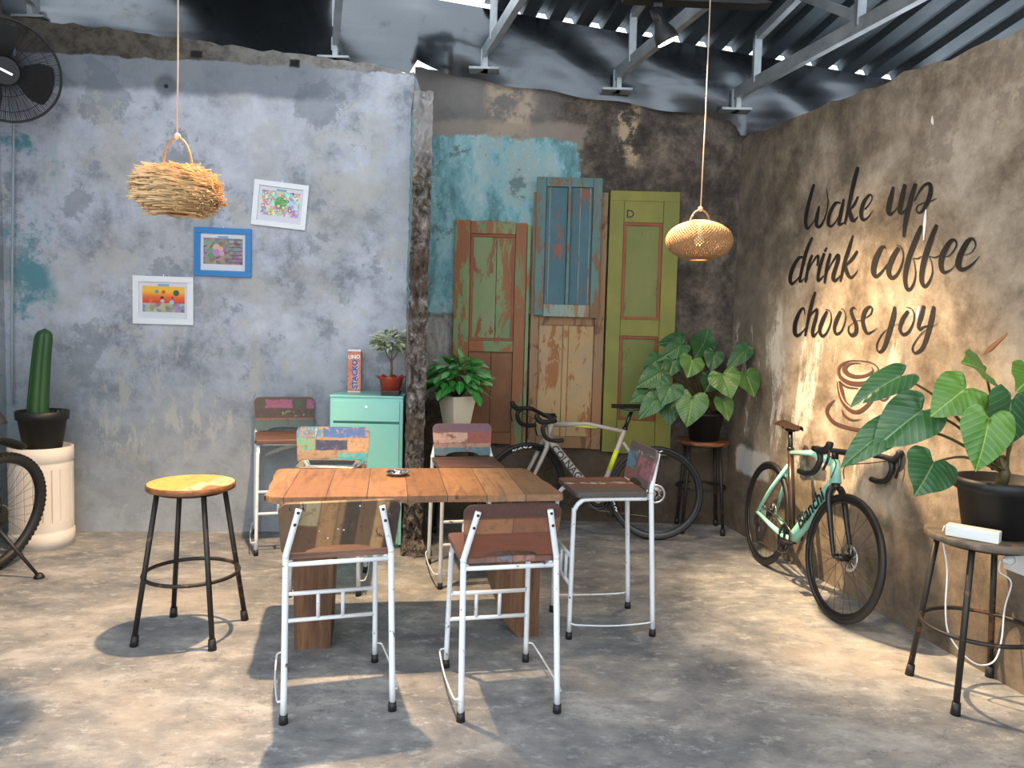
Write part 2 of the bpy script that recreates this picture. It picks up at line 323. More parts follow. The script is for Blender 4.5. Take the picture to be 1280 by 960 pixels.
# broken stub wall between the blue grey wall and the alcove
def stub():
    r = random.Random(5); mb = MB(); nz = 90; xs = 7; pts = []
    H = 3.0
    for j in range(nz + 1):
        z = H * j / nz; xl = -.695 + .024 * (z / H); xr = xl + .122; wob = r.uniform(-.005, .005)
        flare = max(0, .10 - z) * .8
        for i in range(xs + 1):
            t = i / xs; pts.append(V(xl + (xr - xl) * t + wob * (1 if i in (0, xs) else 0) + (flare * (1 if i == xs else -.1 if i == 0 else 0)), 5.0 - flare + r.uniform(-.03, .03) + (0 if 0 < i < xs else .015), z))
    mb.poly(pts, [(j * (xs + 1) + i, j * (xs + 1) + i + 1, (j + 1) * (xs + 1) + i + 1, (j + 1) * (xs + 1) + i) for j in range(nz) for i in range(xs)], 0, False)
    for side in (0, xs):
        n0 = [pts[j * (xs + 1) + side] for j in range(nz + 1)]
        mb.poly(n0 + [V(p.x - .172, 6.02, p.z) for p in n0], [(j, j + 1, nz + 2 + j, nz + 1 + j) for j in range(nz)], 1)
    a = pts[nz * (xs + 1)]; b = pts[nz * (xs + 1) + xs]; mb.poly([a, b, V(b.x - .172, 6.02, b.z), V(a.x - .172, 6.02, a.z)], [(0, 1, 2, 3)], 0)
    return struct(mb.build('wall_stub', [M_RUB, M_ALC]))
stub()

# roof: corrugated sheet rising towards the street, ribs along RD
RU = V(.25, -.968, 0)       # horizontal run of the ribs
def eave(x): return V(x, 5.93, 3.84 - .145 * x)
def roofpt(x, t, dz=0): return eave(x) + RU * t + V(0, 0, .2 * t + dz)
M_ROOF = (lambda g: g.done(g.ramp(g.noise(2, 6, .6, g.scaled((1, .3, 1))), (.3, c8(52, 58, 62)), (.55, c8(80, 88, 94)), (.75, c8(108, 116, 122))), g.m2('MULTIPLY_ADD', g.noise(6), .3, .25), .75))(G('corrugated_steel'))
M_TRANS = G('translucent_sheet'); M_TRANS.b.inputs['Transmission Weight'].default_value = 0; 
def mtrans():
    g = M_TRANS; d = g.t.nodes.new('ShaderNodeBsdfTranslucent'); d.inputs[0].default_value = (.8, .87, .95, 1); o = g.t.nodes['Material Output']
    m = g.t.nodes.new('ShaderNodeMixShader'); m.inputs[0].default_value = .75; g.t.links.new(g.b.outputs[0], m.inputs[1]); g.t.links.new(d.outputs[0], m.inputs[2]); g.t.links.new(m.outputs[0], o.inputs[0])
    return g.done(c8(180, 190, 200), .4)
M_TRANS = mtrans()
def roof():
    mb = MB(); prof = []; x = -5.0; pitch = .2
    while x < 4.6:
        prof += [(x, 0), (x + .10, 0), (x + .125, .045), (x + .175, .045)]; x += pitch
    T = [0, 1.2, 2.4, 3.6, 5.2]
    pts = [roofpt(p[0], t, p[1]) for t in T for p in prof]; n = len(prof)
    for j in range(len(T) - 1):
        fs0, fs1 = [], []
        for i in range(n - 1):
            xm = prof[i][0]
            if -1.45 < xm < -.32 and j == 0: continue           # open light gap above the blue grey wall
            if -3.9 < xm < -2.95 and j == 0: continue
            f = (j * n + i, j * n + i + 1, (j + 1) * n + i + 1, (j + 1) * n + i)
            (fs1 if (1.55 < xm < 1.95 and j == 1) else fs0).append(f)
        mb.poly(pts, fs0, 0); mb.poly(pts, fs1, 1)
    bmesh.ops.remove_doubles(mb.b, verts=mb.b.verts[:], dist=1e-5)
    bmesh.ops.delete(mb.b, geom=[v for v in mb.b.verts if not v.link_faces], context='VERTS')
    return struct(mb.build('ceiling', [M_ROOF, M_TRANS], norm=False))
roof()
# crinkled bright flashing between wall top and eave
M_FLASH = (lambda g: (g.bump(g.noise(1.5, 2, .4, g.scaled((.14, .3, 3)), .1), .4, .05), g.done(g.mix(g.ss(g.noise(5, 6, .7), .55, .8), c8(84, 88, 92), c8(62, 62, 60)), g.m2('MULTIPLY_ADD', g.noise(3, 5), .2, .16), .95))[1])(G('crinkled_aluminium'))
def flashing():
    r = random.Random(11); ph = [r.uniform(0, 6) for _ in range(9)]
    def fn(u, v):
        x = -3.6 + 6.6 * u; y0 = 5.36 + (x + 3.6) * .095 if x < -.75 else 5.64 + min(1, (x + .75) / .25) * .27
        if x < -.75: y0 = 5.30 + (x + 3.3) * .096
        z0 = (wtopz(x) if x < -.75 else atop(x) - .03) - .02 - .09 * max(0, min(1, (x - 1.62) / .06))
        top = eave(x) + V(0, .0, .006); b = V(x, y0 + .02, z0)
        p = b.lerp(V(top.x, top.y - .02, top.z), v); k = math.sin(v * PI)
        p.y -= .04 * k * (1 + .6 * math.sin(x * 3.1 + ph[0]) + .5 * math.sin(x * 7.3 + v * 5 + ph[1])); p.z += .01 * math.sin(x * 11 + ph[2]) * (1 - v)
        return p
    return struct(grid(fn, 150, 12).build('trim_1', M_FLASH))
flashing()

# ------------------------------------------------------------ roof steel
M_STEEL = (lambda g: g.done(g.ramp(g.noise(5, 5, .6), (.3, c8(128, 134, 138)), (.7, c8(176, 182, 186))), .42, .55))(G('galvanised_steel'))
def truss(x, z, y0, label, L=5.0, hid=False):
    o = thing('roof_truss', label, 'roof truss', (x, y0, z), 0, 'steel roof trusses')
    D = V(.25, -.968, 0); mb = MB(); ch = []
    zb = .13; gp = lambda t, h: D * t + V(0, 0, h)
    rz = lambda t: (eave(x).z + .2 * t + .145 * .0) - z - .06 - .145 * (.25 * t) * 0
    MB().box((0, -.02, .008), (.22, .12, .016)).build('base_plate', M_STEEL, o)
    MB().bar(gp(0, 0), gp(0, zb + .03), .05, .05, up=(0, 1, 0)).bar(gp(.05, 0), gp(.05, zb), .035, .05, up=(0, 1, 0)).build('foot_post', M_STEEL, o)
    MB().bar(gp(0, zb), gp(L, zb), .045, .085).build('bottom_chord', M_STEEL, o)
    MB().bar(gp(.28, rz(.28)), gp(L, rz(L)), .045, .06).build('top_chord', M_STEEL, o)
    ts = [.28, 1.35, 2.6, 3.9]
    for k, t in enumerate(ts):
        MB().bar(gp(t, zb), gp(t, rz(t)), .05, .05, up=(0, 1, 0)).build('upright', M_STEEL, o)
        if k: MB().bar(gp(ts[k - 1] + .5, rz(ts[k - 1] + .5) - .02), gp(t, zb + .05), .04, .05).build('diagonal_brace', M_STEEL, o)
    return o
for x, z, y, lab in ((-3.3, 3.50, 5.36, 'leftmost steel roof truss, only its foot showing in the top left corner'), (-1.309, 3.36, 5.58, 'bright steel roof truss footed on the blue-grey wall'),
                (-.267, 3.40, 5.85, 'bright steel roof truss footed just right of the broken stub wall'), (.716, 3.275, 5.85, 'steel roof truss passing behind the black spotlight'),
                (1.60, 3.155, 5.85, 'steel roof truss footed at the corner by the brown wall')):
    truss(x, z, y, lab)
for k, t in enumerate((1.5, 2.7)):
    a = roofpt(-1.2 if t > 2 else 1.2, t, -.03); b = roofpt(3.1, t, -.03)
    tag(MB().bar(a, b, .05, .05).build('roof_purlin', M_STEEL), ('grey steel purlin crossing the trusses just above the brown wall', 'grey steel purlin crossing the trusses at the top edge of the view')[k], 'roof purlin', 'roof purlins')

# ------------------------------------------------------------ common materials
M_BLACK = plain('black_rubber', (.012, .012, .013), .55)
M_BLKGLOSS = plain('black_gloss', (.012, .012, .014), .25)
M_BLKPLAST = plain('black_plastic', (.010, .010, .011), .5, var=.3)
M_WHITETUBE = chipped('chipped_white_enamel', c8(222, 226, 230), c8(70, 50, 42), .355, .35, 0, 30)
M_OLDSTEEL = chipped('rusty_black_steel', c8(42, 38, 35), c8(96, 66, 46), .41, .5, .2, 9)
M_CHROME = plain('chrome', (.7, .7, .7), .14, 1)
M_ALU = plain('aluminium', (.6, .6, .62), .3, .9)
M_TABLE = None

# ------------------------------------------------------------ table
def planks(name, cols, axis, width, off=0.0, sc=1.0):
    g = G(name); o = g.xyz(); x = o[axis]
    k = g.m2('FLOOR', g.m2('DIVIDE', g.m2('ADD', x, off), width)); wn = g.t.nodes.new('ShaderNodeTexWhiteNoise'); wn.noise_dimensions = '1D'; g.put(wn.inputs['W'], k)
    s = [14 * sc] * 3; s[1 - axis] = 1.6 * sc
    n = g.noise(1.6, 6, .65, g.scaled(s), 1.0); st = [(i / (len(cols) - 1), c) for i, c in enumerate(cols)]
    c = g.ramp(wn.outputs['Value'], *st); n2 = g.noise(7, 6, .7)
    c = g.mix(g.ss(n, .42, .7), c, g.mix(.6, c, tuple(v * .35 for v in cols[0]))); c = g.mix(g.mul(g.ss(n2, .56, .68), .5), c, tuple(v * .3 for v in cols[0]))
    d = g.m2('ABSOLUTE', g.m2('SUBTRACT', g.m2('FRACT', g.m2('DIVIDE', g.m2('ADD', x, off), width)), .5)); c = g.mix(g.ss(d, .488, .496), c, (.02, .012, .006))
    v = g.vor(6.3, g.shift(1), 'F1', 'Distance'); c = g.mix(g.mul(g.ss(v, .10, .05), .7), c, (.05, .02, .008))
    g.bump(g.add(n, n2), .2, .003); return g.done(c, g.m2('MULTIPLY_ADD', n2, .35, .28))
M_TTOP = planks('orange_brown_plank_wood', [c8(140, 99, 68), c8(166, 123, 87), c8(114, 80, 56), c8(178, 138, 102)], 0, .178, .03)
M_TLEG = wood('brown_leg_timber', c8(62, 40, 26), c8(98, 66, 42), c8(128, 92, 60), 2)
tb = thing('wooden_table', 'long orange-brown plank-topped table standing on two heavy timber slab legs', 'table', (-.47, 3.68, 0), math.radians(9.2))
def local(o, p): return o.matrix_basis.inverted() @ Vector(p)
bpy.context.view_layer.update()
def topshape():
    cs = [(-1.055, 3.265), (.255, 3.49), (.085, 4.14), (-1.205, 3.94)]; mb = MB(); out = []
    L = [local(tb, V(x, y, .75)) for x, y in cs]; n = 4; rr = [.07, .02, .03, .05]
    for i in range(4):
        p = L[i]; a = (L[i - 1] - p).normalized(); b = (L[(i + 1) % 4] - p).normalized()
        for k in range(5):
            t = k / 4; out.append(p + a * rr[i] * (1 - t) ** 2 + b * rr[i] * t ** 2)
        q = L[(i + 1) % 4]; r = random.Random(i)
        for k in range(1, 12):
            t = k / 12; w = p.lerp(q, t); nrm = V(b.y, -b.x, 0); out.append(w + nrm * (.004 * math.sin(t * 19 + i) + r.uniform(-.0015, .0015)))
    mb.prism([V(p.x, p.y, .720) for p in out], (0, 0, .030)); bmesh.ops.bevel(mb.b, geom=[e for e in mb.b.edges if abs(e.verts[0].co.z - e.verts[1].co.z) < 1e-4], offset=.004, segments=2, affect='EDGES')
    return mb.build('tabletop', M_TTOP, tb)
topshape()
for (x, y), w, kx in (((-.915, 3.60), .16, 0), ((.055, 3.80), .17, 1)):
    p = local(tb, V(x, y, 0)); mb = MB()
    pr = [(-w / 2, 0), (w / 2, 0), (w / 2 + .01, .3), (w / 2 + .012, .719), (-w / 2 - .012, .719), (-w / 2 - .01, .42)]
    if kx: pr = [(-w / 2 + .07, 0), (w / 2, 0), (w / 2, .3), (w / 2 - .01, .719), (-w / 2, .719), (-w / 2, .40), (-w / 2 - .05, .36), (-w / 2 - .05, .2), (-w / 2 + .0, .08)]
    mb.prism([V(p.x + a, p.y - .14, z) for a, z in pr], (0, .28, 0)).build('leg', M_TLEG, tb)
a = thing('ashtray', 'small round shiny metal ashtray on the plank table', 'ashtray', at(497, 597, 3.84) + V(0, 0, 0)); a.location.z = .7505; a.scale = (1, 1, 1)
MB().lathe([(0, .004), (.032, .004), (.038, .012), (.056, .020), (.060, .019), (.058, .016), (.040, .004), (.034, 0), (0, 0)]).build('dish', M_CHROME, a)
mbn = MB()
for k in range(3): mbn.ring((.047 * math.cos(2.1 * k), .047 * math.sin(2.1 * k), .0195), .009, .0022, n=12, k=6, a0=0, a1=PI)
mbn.build('cigarette_rest', M_CHROME, a)

# ------------------------------------------------------------ school stools with backs
def chair(loc, ang, h, label, seatm, backm, bh=.20, w=.37, bw=.43, lean=14, depth=.34, splay=0.0, seatw=None, gap=.004, arch=.024):
    """local +y is the way the sitter faces; ang turns it from +Y counter-clockwise"""
    o = thing('bar_chair', label, 'chair', (loc[0], loc[1], 0), ang, 'tall school chairs with plank seats and white tube frames')
    R = .0115; hw = w / 2; d = depth / 2; sw = seatw or w
    # seat board
    n = []; hx = sw / 2 + .012; y0, y1 = -d + .0, d + .035
    for cx, cy, a0 in ((hx - .025, y1 - .025, 0), (-hx + .025, y1 - .025, 90), (-hx + .02, y0 + .02, 180), (hx - .02, y0 + .02, 270)):
        r = .025 if a0 < 180 else .02
        for k in range(5): t = math.radians(a0 + 22.5 * k); n.append(V(cx + r * math.cos(t), cy + r * math.sin(t), h - .026))
    mb = MB().prism(n, (0, 0, .026)); bmesh.ops.bevel(mb.b, geom=[e for e in mb.b.edges if abs(e.verts[0].co.z - e.verts[1].co.z) < 1e-4], offset=.003, segments=1, affect='EDGES')
    mb.build('seat', seatm, o)
    zt = h - .026 - R
    for s in (-1, 1):
        # front leg bends back into the seat rail
        fx = hw - .01; P = [(s * (fx + .012), d + .045 + splay, .03), (s * (fx + .004), d + .038, zt - .10), (s * fx, d + .032, zt - .05), (s * fx, d + .006, zt - .014), (s * fx, d - .045, zt), (s * fx, -d, zt)]
        MB().tube(smoothpts(P[:1] + P[1:], 5), R, 10).build('front_leg', M_WHITETUBE, o)
        MB().tube([(s * (fx + .012), d + .045 + splay, 0), (s * (fx + .012), d + .045 + splay, .036)], [.0165, .0145], 12).build('rubber_foot', M_BLACK, o)
        rx = hw + .006; top = V(s * (rx - .045), -d - .02 - math.tan(math.radians(lean)) * (bh), h + bh - .02)
        P = [(s * (rx + .006), -d - .05 - splay, .03), (s * rx, -d - .02, h - .05), (s * rx, -d - .018, h - .01), (s * (rx - .008), -d - .024, h + .03), tuple(top)]
        MB().tube(smoothpts(P, 5), R * 1.08, 10).build('rear_leg', M_WHITETUBE, o)
        MB().tube([(s * (rx + .006), -d - .05 - splay, 0), (s * (rx + .006), -d - .05 - splay, .036)], [.0175, .0155], 12).build('rubber_foot', M_BLACK, o)
        bt = MB()
        for q in (.93, .62):
            c = V(s * (rx - .008), -d - .024, h + .03).lerp(top, q); bt.disc(c + V(0, -R * 1.05, 0), .006, .006, (0, 1, 0), 10)
        bt.build('bolt', M_BLACK, o)
        ya, yb = d + .045 + splay, -d - .05 - splay; ro = random.Random(s + 5)
        zr = .085; xo = hw + .035
        P = [(s * (fx + .012), ya, zr), (s * (xo - .008), ya - .006, zr), (s * xo, ya - .04, zr - .006), (s * (xo + .006), (ya + yb) / 2, zr - .014), (s * xo, yb + .04, zr - .01), (s * (xo - .01), yb + .006, zr), (s * (rx + .006), yb, zr)]
        MB().tube(smoothpts(P, 4), .0042, 6).build('runner', M_WHITETUBE, o)
    f = hw - .006; yz = lambda z: d + .045 + splay + (.03 - .045 - splay) * (z / h)
    for zz in (h * .36, h * .55): MB().tube([(-f, yz(zz), zz), (f, yz(zz), zz)], .0095, 8).build('footrest_bar', M_WHITETUBE, o)
    for q in (-.055, .05): MB().tube([(q, yz(h * .36), h * .36), (q, yz(h * .55), h * .55)], .0085, 8).build('footrest_upright', M_WHITETUBE, o)
    MB().tube([(-hw, -d - .018, zt), (hw, -d - .018, zt)], .0095, 8).build('rear_rail', M_WHITETUBE, o)
    MB().tube([(-hw + .01, d - .03, zt), (hw - .01, d - .03, zt)], .0085, 8).build('front_rail', M_WHITETUBE, o)
    # backrest with arched lower edge
    hb = bh / 2; pts = []; hx = bw / 2; r = .035
    for cx, cz, a0 in ((hx - r, hb - r, 0), (-hx + r, hb - r, 90)):
        for k in range(6): t = math.radians(a0 + 18 * k); pts.append((cx + r * math.cos(t), cz + r * math.sin(t)))
    pts += [(-hx + .012, -hb + .01), (-hx + .022, -hb), (-bw * .30, -hb)] + [(bw * .28 * -math.cos(PI * k / 10), -hb + arch * math.sin(PI * k / 10)) for k in range(11)] + [(bw * .30, -hb), (hx - .022, -hb), (hx - .012, -hb + .01)]
    mb = MB(); mb.prism([V(x, -.008, z) for x, z in pts], (0, .016, 0)); L = math.radians(lean)
    mb.build('backrest', backm, o, (0, -d - .005 - math.tan(L) * (hb + .02) + .006, h + gap + hb), (L, 0, 0))
    return o
K = c8
SEAT_BROWN = wood('worn_reddish_seat_wood', K(68, 48, 40), K(98, 70, 58), K(124, 94, 80), 0, 1.2, .5, .62, K(120, 110, 104))
SEAT_MIX = patches('seat_mixed_boat_wood', K(92, 62, 54), [(-.2, -.09, -.3, .3, K(84, 78, 74), 0), (-.09, .02, -.3, .3, K(112, 70, 60), .55), (.02, .03, -.3, .3, K(225, 225, 220), .5), (.045, .055, -.3, .3, K(225, 225, 220), .5), (.1, .2, -.3, .3, K(112, 66, 52), 0)], .45, (0, 1), grain=1)
SEAT_PINK = patches('seat_pink_blue_planks', K(112, 76, 66), [(-.2, -.06, -.3, .3, K(120, 86, 76), .6), (-.05, .01, -.3, .3, K(108, 110, 118), .5), (.02, .1, -.3, .3, K(146, 108, 96), .52)], .45, (0, 1), grain=1)
B5 = patches('back_brown_boat_planks', K(104, 80, 56), [(-.22, -.165, -.1, .12, K(100, 78, 58), 0), (-.16, -.085, -.005, .12, K(150, 132, 100), 0), (-.16, -.085, -.12, -.01, K(92, 66, 46), .6), (-.08, -.02, -.12, .12, K(148, 110, 72), 0), (-.015, .005, -.12, .12, K(128, 98, 66), 0), (.01, .065, -.12, .12, K(66, 54, 42), 0), (.07, .12, -.12, .12, K(100, 76, 54), .6), (.125, .17, -.12, .12, K(160, 124, 84), 0), (.175, .22, -.12, .12, K(58, 46, 42), 0)], .55, grain=1, dots=True)
def slantB5():
    m = B5.node_tree; tc = [n for n in m.nodes if n.type == 'TEX_COORD'][0]; sx = [n for n in m.nodes if n.type == 'SEPXYZ'][0]
    src = sx.inputs[0].links[0].from_socket; mp = m.nodes.new('ShaderNodeMapping'); mp.inputs['Rotation'].default_value = (0, math.radians(-7), 0)
    m.links.new(src, mp.inputs[0]); m.links.new(mp.outputs[0], sx.inputs[0])
slantB5()
B6 = patches('back_red_brown_planks', K(92, 60, 46), [(-.24, .24, .055, .12, K(80, 52, 46), 0), (-.24, .0, -.01, .05, K(142, 98, 68), 0), (.004, .24, -.01, .05, K(124, 82, 60), 0), (-.24, .24, -.12, -.015, K(112, 66, 46), 0)], .45)
B1 = patches('back_magenta_green_boat_wood', K(86, 62, 50), [(-.24, .24, .03, .09, K(80, 58, 50), 0), (-.13, .05, .04, .10, K(158, 84, 112), .6), (.15, .24, .035, .10, K(158, 88, 112), .6), (-.22, -.14, .04, .09, K(52, 78, 50), .5), (.07, .12, .04, .09, K(50, 90, 54), .5), (-.24, .24, -.03, .028, K(70, 50, 42), 0), (-.02, .24, -.02, .02, K(140, 150, 84), .44), (-.24, .24, -.045, -.03, K(130, 84, 54), 0), (-.24, .24, -.12, -.045, K(74, 96, 94), .62)], mir=True)
B2 = patches('back_blue_navy_teal_boat_wood', K(152, 122, 90), [(-.24, -.07, .035, .12, K(74, 122, 150), .54), (-.2, -.1, .035, .12, K(196, 196, 190), .43), (-.06, .24, .04, .12, K(58, 92, 146), .56), (-.24, -.11, -.04, .035, K(92, 150, 116), .53), (-.10, .085, -.035, .025, K(38, 48, 74), .66), (.09, .24, -.04, .035, K(164, 128, 92), 0), (.03, .24, -.12, -.05, K(48, 158, 160), .56)], mir=True)
B3 = patches('back_purple_pink_teal_boat_wood', K(130, 84, 70), [(-.24, .24, .045, .12, K(112, 76, 86), .62), (-.24, .03, -.02, .042, K(196, 150, 128), .58), (.035, .24, -.03, .042, K(146, 70, 56), 0), (-.24, .24, -.06, -.025, K(160, 120, 100), 0), (-.24, .24, -.12, -.05, K(72, 108, 116), .6)], mir=True)
B4 = patches('back_grey_blue_pink_boat_wood', K(98, 84, 80), [(-.24, .24, .05, .12, K(92, 84, 82), 0), (-.05, .24, .045, .065, K(190, 186, 180), .42), (-.2, -.05, -.04, .05, K(92, 128, 146), .56), (-.02, .2, -.06, .04, K(150, 98, 104), .56), (-.24, .0, -.12, -.04, K(132, 92, 84), .58)], mir=True)
chair((-.70, 3.07), math.radians(17.5), .630, 'tall white-framed chair with a brown vertical-plank back, at the table\'s left front', SEAT_BROWN, B5, .205, .385, .455, 14, .32, .02)
chair((-.03, 3.12), math.radians(13), .615, 'tall white-framed chair with a reddish-brown plank back, at the table\'s right front', SEAT_PINK, B6, .215, .36, .385, 12, .34, .02)
chair((.485, 3.875), math.radians(100), .725, 'tall white-framed chair side-on at the right end of the table, grey-blue-pink back', SEAT_MIX, B4, .20, .36, .38, 12, .33, .0)
chair((-1.53, 5.18), math.radians(198), .745, 'tall white-framed chair against the blue-grey wall, magenta and green painted back', SEAT_BROWN, B1, .235, .37, .41, 12, .38, .03)
chair((-1.035, 4.36), math.radians(187), .68, 'tall white-framed chair behind the table left of centre, blue and navy painted back', SEAT_BROWN, B2, .21, .37, .43, 12, .32, .0)
chair((-.26, 4.60), math.radians(193), .70, 'tall white-framed chair behind the table centre, purple pink and teal painted back', SEAT_BROWN, B3, .20, .36, .375, 10, .34, .02)
# tray on the blue-backed chair
tr = thing('metal_tray', 'shiny rectangular metal tray lying on the seat of the blue-backed chair', 'tray', (-1.03, 4.33, .6805), math.radians(6))
def traymesh():
    def ring(hx, hy, r, z): return [V((hx - r) * sx + r * math.cos(t), (hy - r) * sy + r * math.sin(t), z) for sx, sy, a in ((1, 1, 0), (-1, 1, 90), (-1, -1, 180), (1, -1, 270)) for t in [math.radians(a + 22.5 * k) for k in range(5)]]
    R = [ring(.145, .10, .03, 0), ring(.165, .12, .035, .032), ring(.178, .133, .04, .034), ring(.178, .133, .04, .031), ring(.167, .122, .036, .028), ring(.147, .102, .03, .003)]
    R = [ring(.145, .10, .03, .003), ring(.163, .118, .035, .030), ring(.178, .133, .04, .034), ring(.178, .133, .04, .030), ring(.165, .12, .036, .027), ring(.147, .102, .03, 0)]
    mb = MB(); P = [p for r in R for p in r]; n = 20
    mb.poly(P, [(j * n + i, j * n + (i + 1) % n, (j + 1) * n + (i + 1) % n, (j + 1) * n + i) for j in range(5) for i in range(n)] + [tuple(range(n)), tuple(range(5 * n, 6 * n))], 0, True); return mb
traymesh().build('pan', M_CHROME, tr)

# ------------------------------------------------------------ round metal-legged stools
def stool(loc, label, h, rs, rf, seatm, a0=45, ringz=.29, legr=.0125, th=.028, edgem=None):
    o = thing('round_stool', label, 'stool', (loc[0], loc[1], 0), 0, 'round wooden stools on four splayed dark steel legs')
    MB().lathe([(0, h), (rs - .005, h)], n=48).lathe([(rs - .005, h), (rs, h - .004), (rs, h - th + .003), (rs - .004, h - th), (0, h - th)], n=48, mi=1).build('seat', [seatm, edgem or seatm], o)
    MB().ring((0, 0, h - th - .009), rs * .78, .008, n=40).build('seat_ring', M_OLDSTEEL, o)
    for k in range(4):
        a = math.radians(a0 + 90 * k); c, s = math.cos(a), math.sin(a); rt = rs * .78
        lg = MB().tube([(rf * c, rf * s, .02), (rt * c, rt * s, h - th - .002)], legr, 10).build('leg', M_OLDSTEEL, o)
        q = lambda z: rf + (rt - rf) * z / h
        MB().tube([(q(0) * c, q(0) * s, 0), (q(.05) * c, q(.05) * s, .05)], [legr + .007, legr + .004], 12).build('rubber_foot', M_BLACK, lg)
    rr = rf + (rs * .78 - rf) * ringz / h
    MB().ring((0, 0, ringz), rr - .004, .0095, n=48).build('foot_ring', M_OLDSTEEL, o)
    return o
YEL = patches('yellow_painted_seat', K(196, 156, 92), [(-.25, .06, -.25, .25, K(208, 168, 88), .70), (.04, .11, -.25, .0, K(214, 196, 168), .55), (.08, .25, -.05, .25, K(150, 180, 140), .56), (.1, .25, -.25, -.06, K(150, 108, 72), .6)], .4, (0, 1), wob=.05)
STW = wood('dark_stool_seat_wood', K(70, 60, 50), K(100, 88, 76), K(126, 114, 102), 0, 1, .6)
STW2 = wood('rusty_edge_stool_wood', K(74, 44, 26), K(124, 76, 42), K(160, 104, 62), 0, 1, .6)
stool((-1.515, 3.615), 'round stool with a yellow painted top, alone at the left of the table', .735, .2, .262, YEL, 42, .30, edgem=STW2)
stool((2.0, 3.175), 'dark round stool at the right edge carrying the black plant pot', .70, .225, .255, STW, 45, .30)
stool((1.47, 5.83), 'dark round stool in the back corner under the big-leaved plant', .70, .20, .215, STW2, 40, .34)
stool((-.385, 5.40), 'dark round stool beside the broken stub wall under the white planter', .70, .19, .225, STW, 45, .35)

# ------------------------------------------------------------ green cabinet
M_MINT = plain('mint_green_paint', K(138, 204, 192), .38, var=.05, scale=6)
M_MINTD = plain('mint_shadow_gap', K(60, 120, 104), .5)
cb = thing('metal_cabinet', 'mint green steel cabinet with a locked drawer above a tall door', 'cabinet', (-.985, 5.295, 0), math.radians(2))
cb.location = (-.975, 5.30, 0)
W2, D2, H2 = .243, .185, 1.035
MB().box((0, 0, H2 / 2 + .003), (W2 * 2, D2 * 2, H2 - .036), bev=.004).build('body', M_MINT, cb)
MB().box((0, -.003, H2 - .007), (W2 * 2 + .004, D2 * 2 + .01, .014), bev=.003).build('top', M_MINT, cb)
d1 = MB().box((0, -D2 - .006, H2 - .105), (.44, .014, .135), bev=.003).build('drawer', M_MINT, cb)
MB().disc((0, -D2 - .016, H2 - .075), .009, .01, (0, 1, 0), 14).build('key_lock', M_CHROME, d1)
MB().box((0, -D2 - .001, H2 - .182), (.44, .004, .016)).build('pull_gap', M_MINTD, cb)
MB().box((0, -D2 - .006, (H2 - .195) / 2 + .02), (.44, .014, H2 - .225), bev=.003).build('door', M_MINT, cb)
MB().box((0, -.01, .01), (W2 * 2 - .03, D2 * 2 - .04, .02)).build('plinth', M_MINTD, cb)
# game box
M_BOXO = patches('orange_card', K(220, 132, 104), [(-.03, .03, .02, .17, K(222, 160, 140), .45)], .45)
M_WHITEP = plain('white_card', (.85, .85, .85), .5, var=.03); M_BLUEP = plain('blue_print', K(40, 96, 160), .5); M_PURP = plain('dark_edge_print', K(50, 40, 60), .5)
gb = thing('game_box', 'tall narrow orange game box standing on the mint green cabinet', 'box', (-1.105, 5.38, H2 + .0005), math.radians(3))
MB().box((0, 0, .143), (.092, .06, .282), bev=.002).build('carton', M_BOXO, gb)
MB().box((0, 0, .2905), (.092, .06, .013), bev=.002).build('lid', M_WHITEP, gb)
MB().box((0, -.0305, .003), (.09, .002, .006)).build('base_strip', M_WHITEP, gb)
text('brand_lettering', 'UNO', .036, M_WHITEP, gb, frame((0, -.031, .245), (1, .0, .08), (0, 0, 1)), bold=.0012)
text('name_lettering', 'STACKO', .052, M_BLUEP, gb, frame((.008, -.031, .125), (0, 0, 1), (-1, 0, 0)), bold=.0025)
text('name_outline', 'STACKO', .052, M_WHITEP, gb, frame((.012, -.0304, .122), (0, 0, 1), (-1, 0, 0)), bold=.001)

# leaves and foliage -------------------------------------------------
def leafmat(name, a, b, vein, edge, nv=9.0, sp=0.0, rough=.35):
    g = G(name); uv = g.tc.outputs['UV']; o = g.xyz(uv); ax = g.m2('ABSOLUTE', o[0]); y = o[1]
    n = g.noise(3, 3, .5); c = g.mix(g.ss(n, .35, .65), a, b)
    ph = g.m2('FRACT', g.m2('MULTIPLY', g.m2('SUBTRACT', y, g.m2('MULTIPLY', ax, .75)), nv)); v = g.m2('ABSOLUTE', g.m2('SUBTRACT', ph, .5))
    vv = g.ss(v, .36, .49); mid = g.ss(ax, .022, .006); c = g.mix(g.mul(vv, .35), c, vein); c = g.mix(mid, c, vein)
    g.bump(v, .22, .01)
    if edge: c = g.mix(g.mul(g.ss(o[2], .80, .98), g.ss(g.noise(9, 3), .35, .6)), c, edge)
    d = g.t.nodes.new('ShaderNodeBsdfTranslucent'); g.put(d.inputs[0], g.mix(.5, c, a)); mx = g.t.nodes.new('ShaderNodeMixShader'); mx.inputs[0].default_value = .22
    g.done(c, rough); g.t.links.new(g.b.outputs[0], mx.inputs[1]); g.t.links.new(d.outputs[0], mx.inputs[2]); g.t.links.new(mx.outputs[0], g.t.nodes['Material Output'].inputs[0]); return g.m
HEART = [(0, .0), (.06, -.10), (.17, -.20), (.31, -.22), (.43, -.12), (.5, .05), (.49, .25), (.41, .47), (.28, .68), (.13, .87), (0, 1.0)]
OVAL = [(0, 0), (.14, .03), (.3, .14), (.42, .3), (.46, .45), (.42, .62), (.3, .79), (.13, .93), (0, 1)]
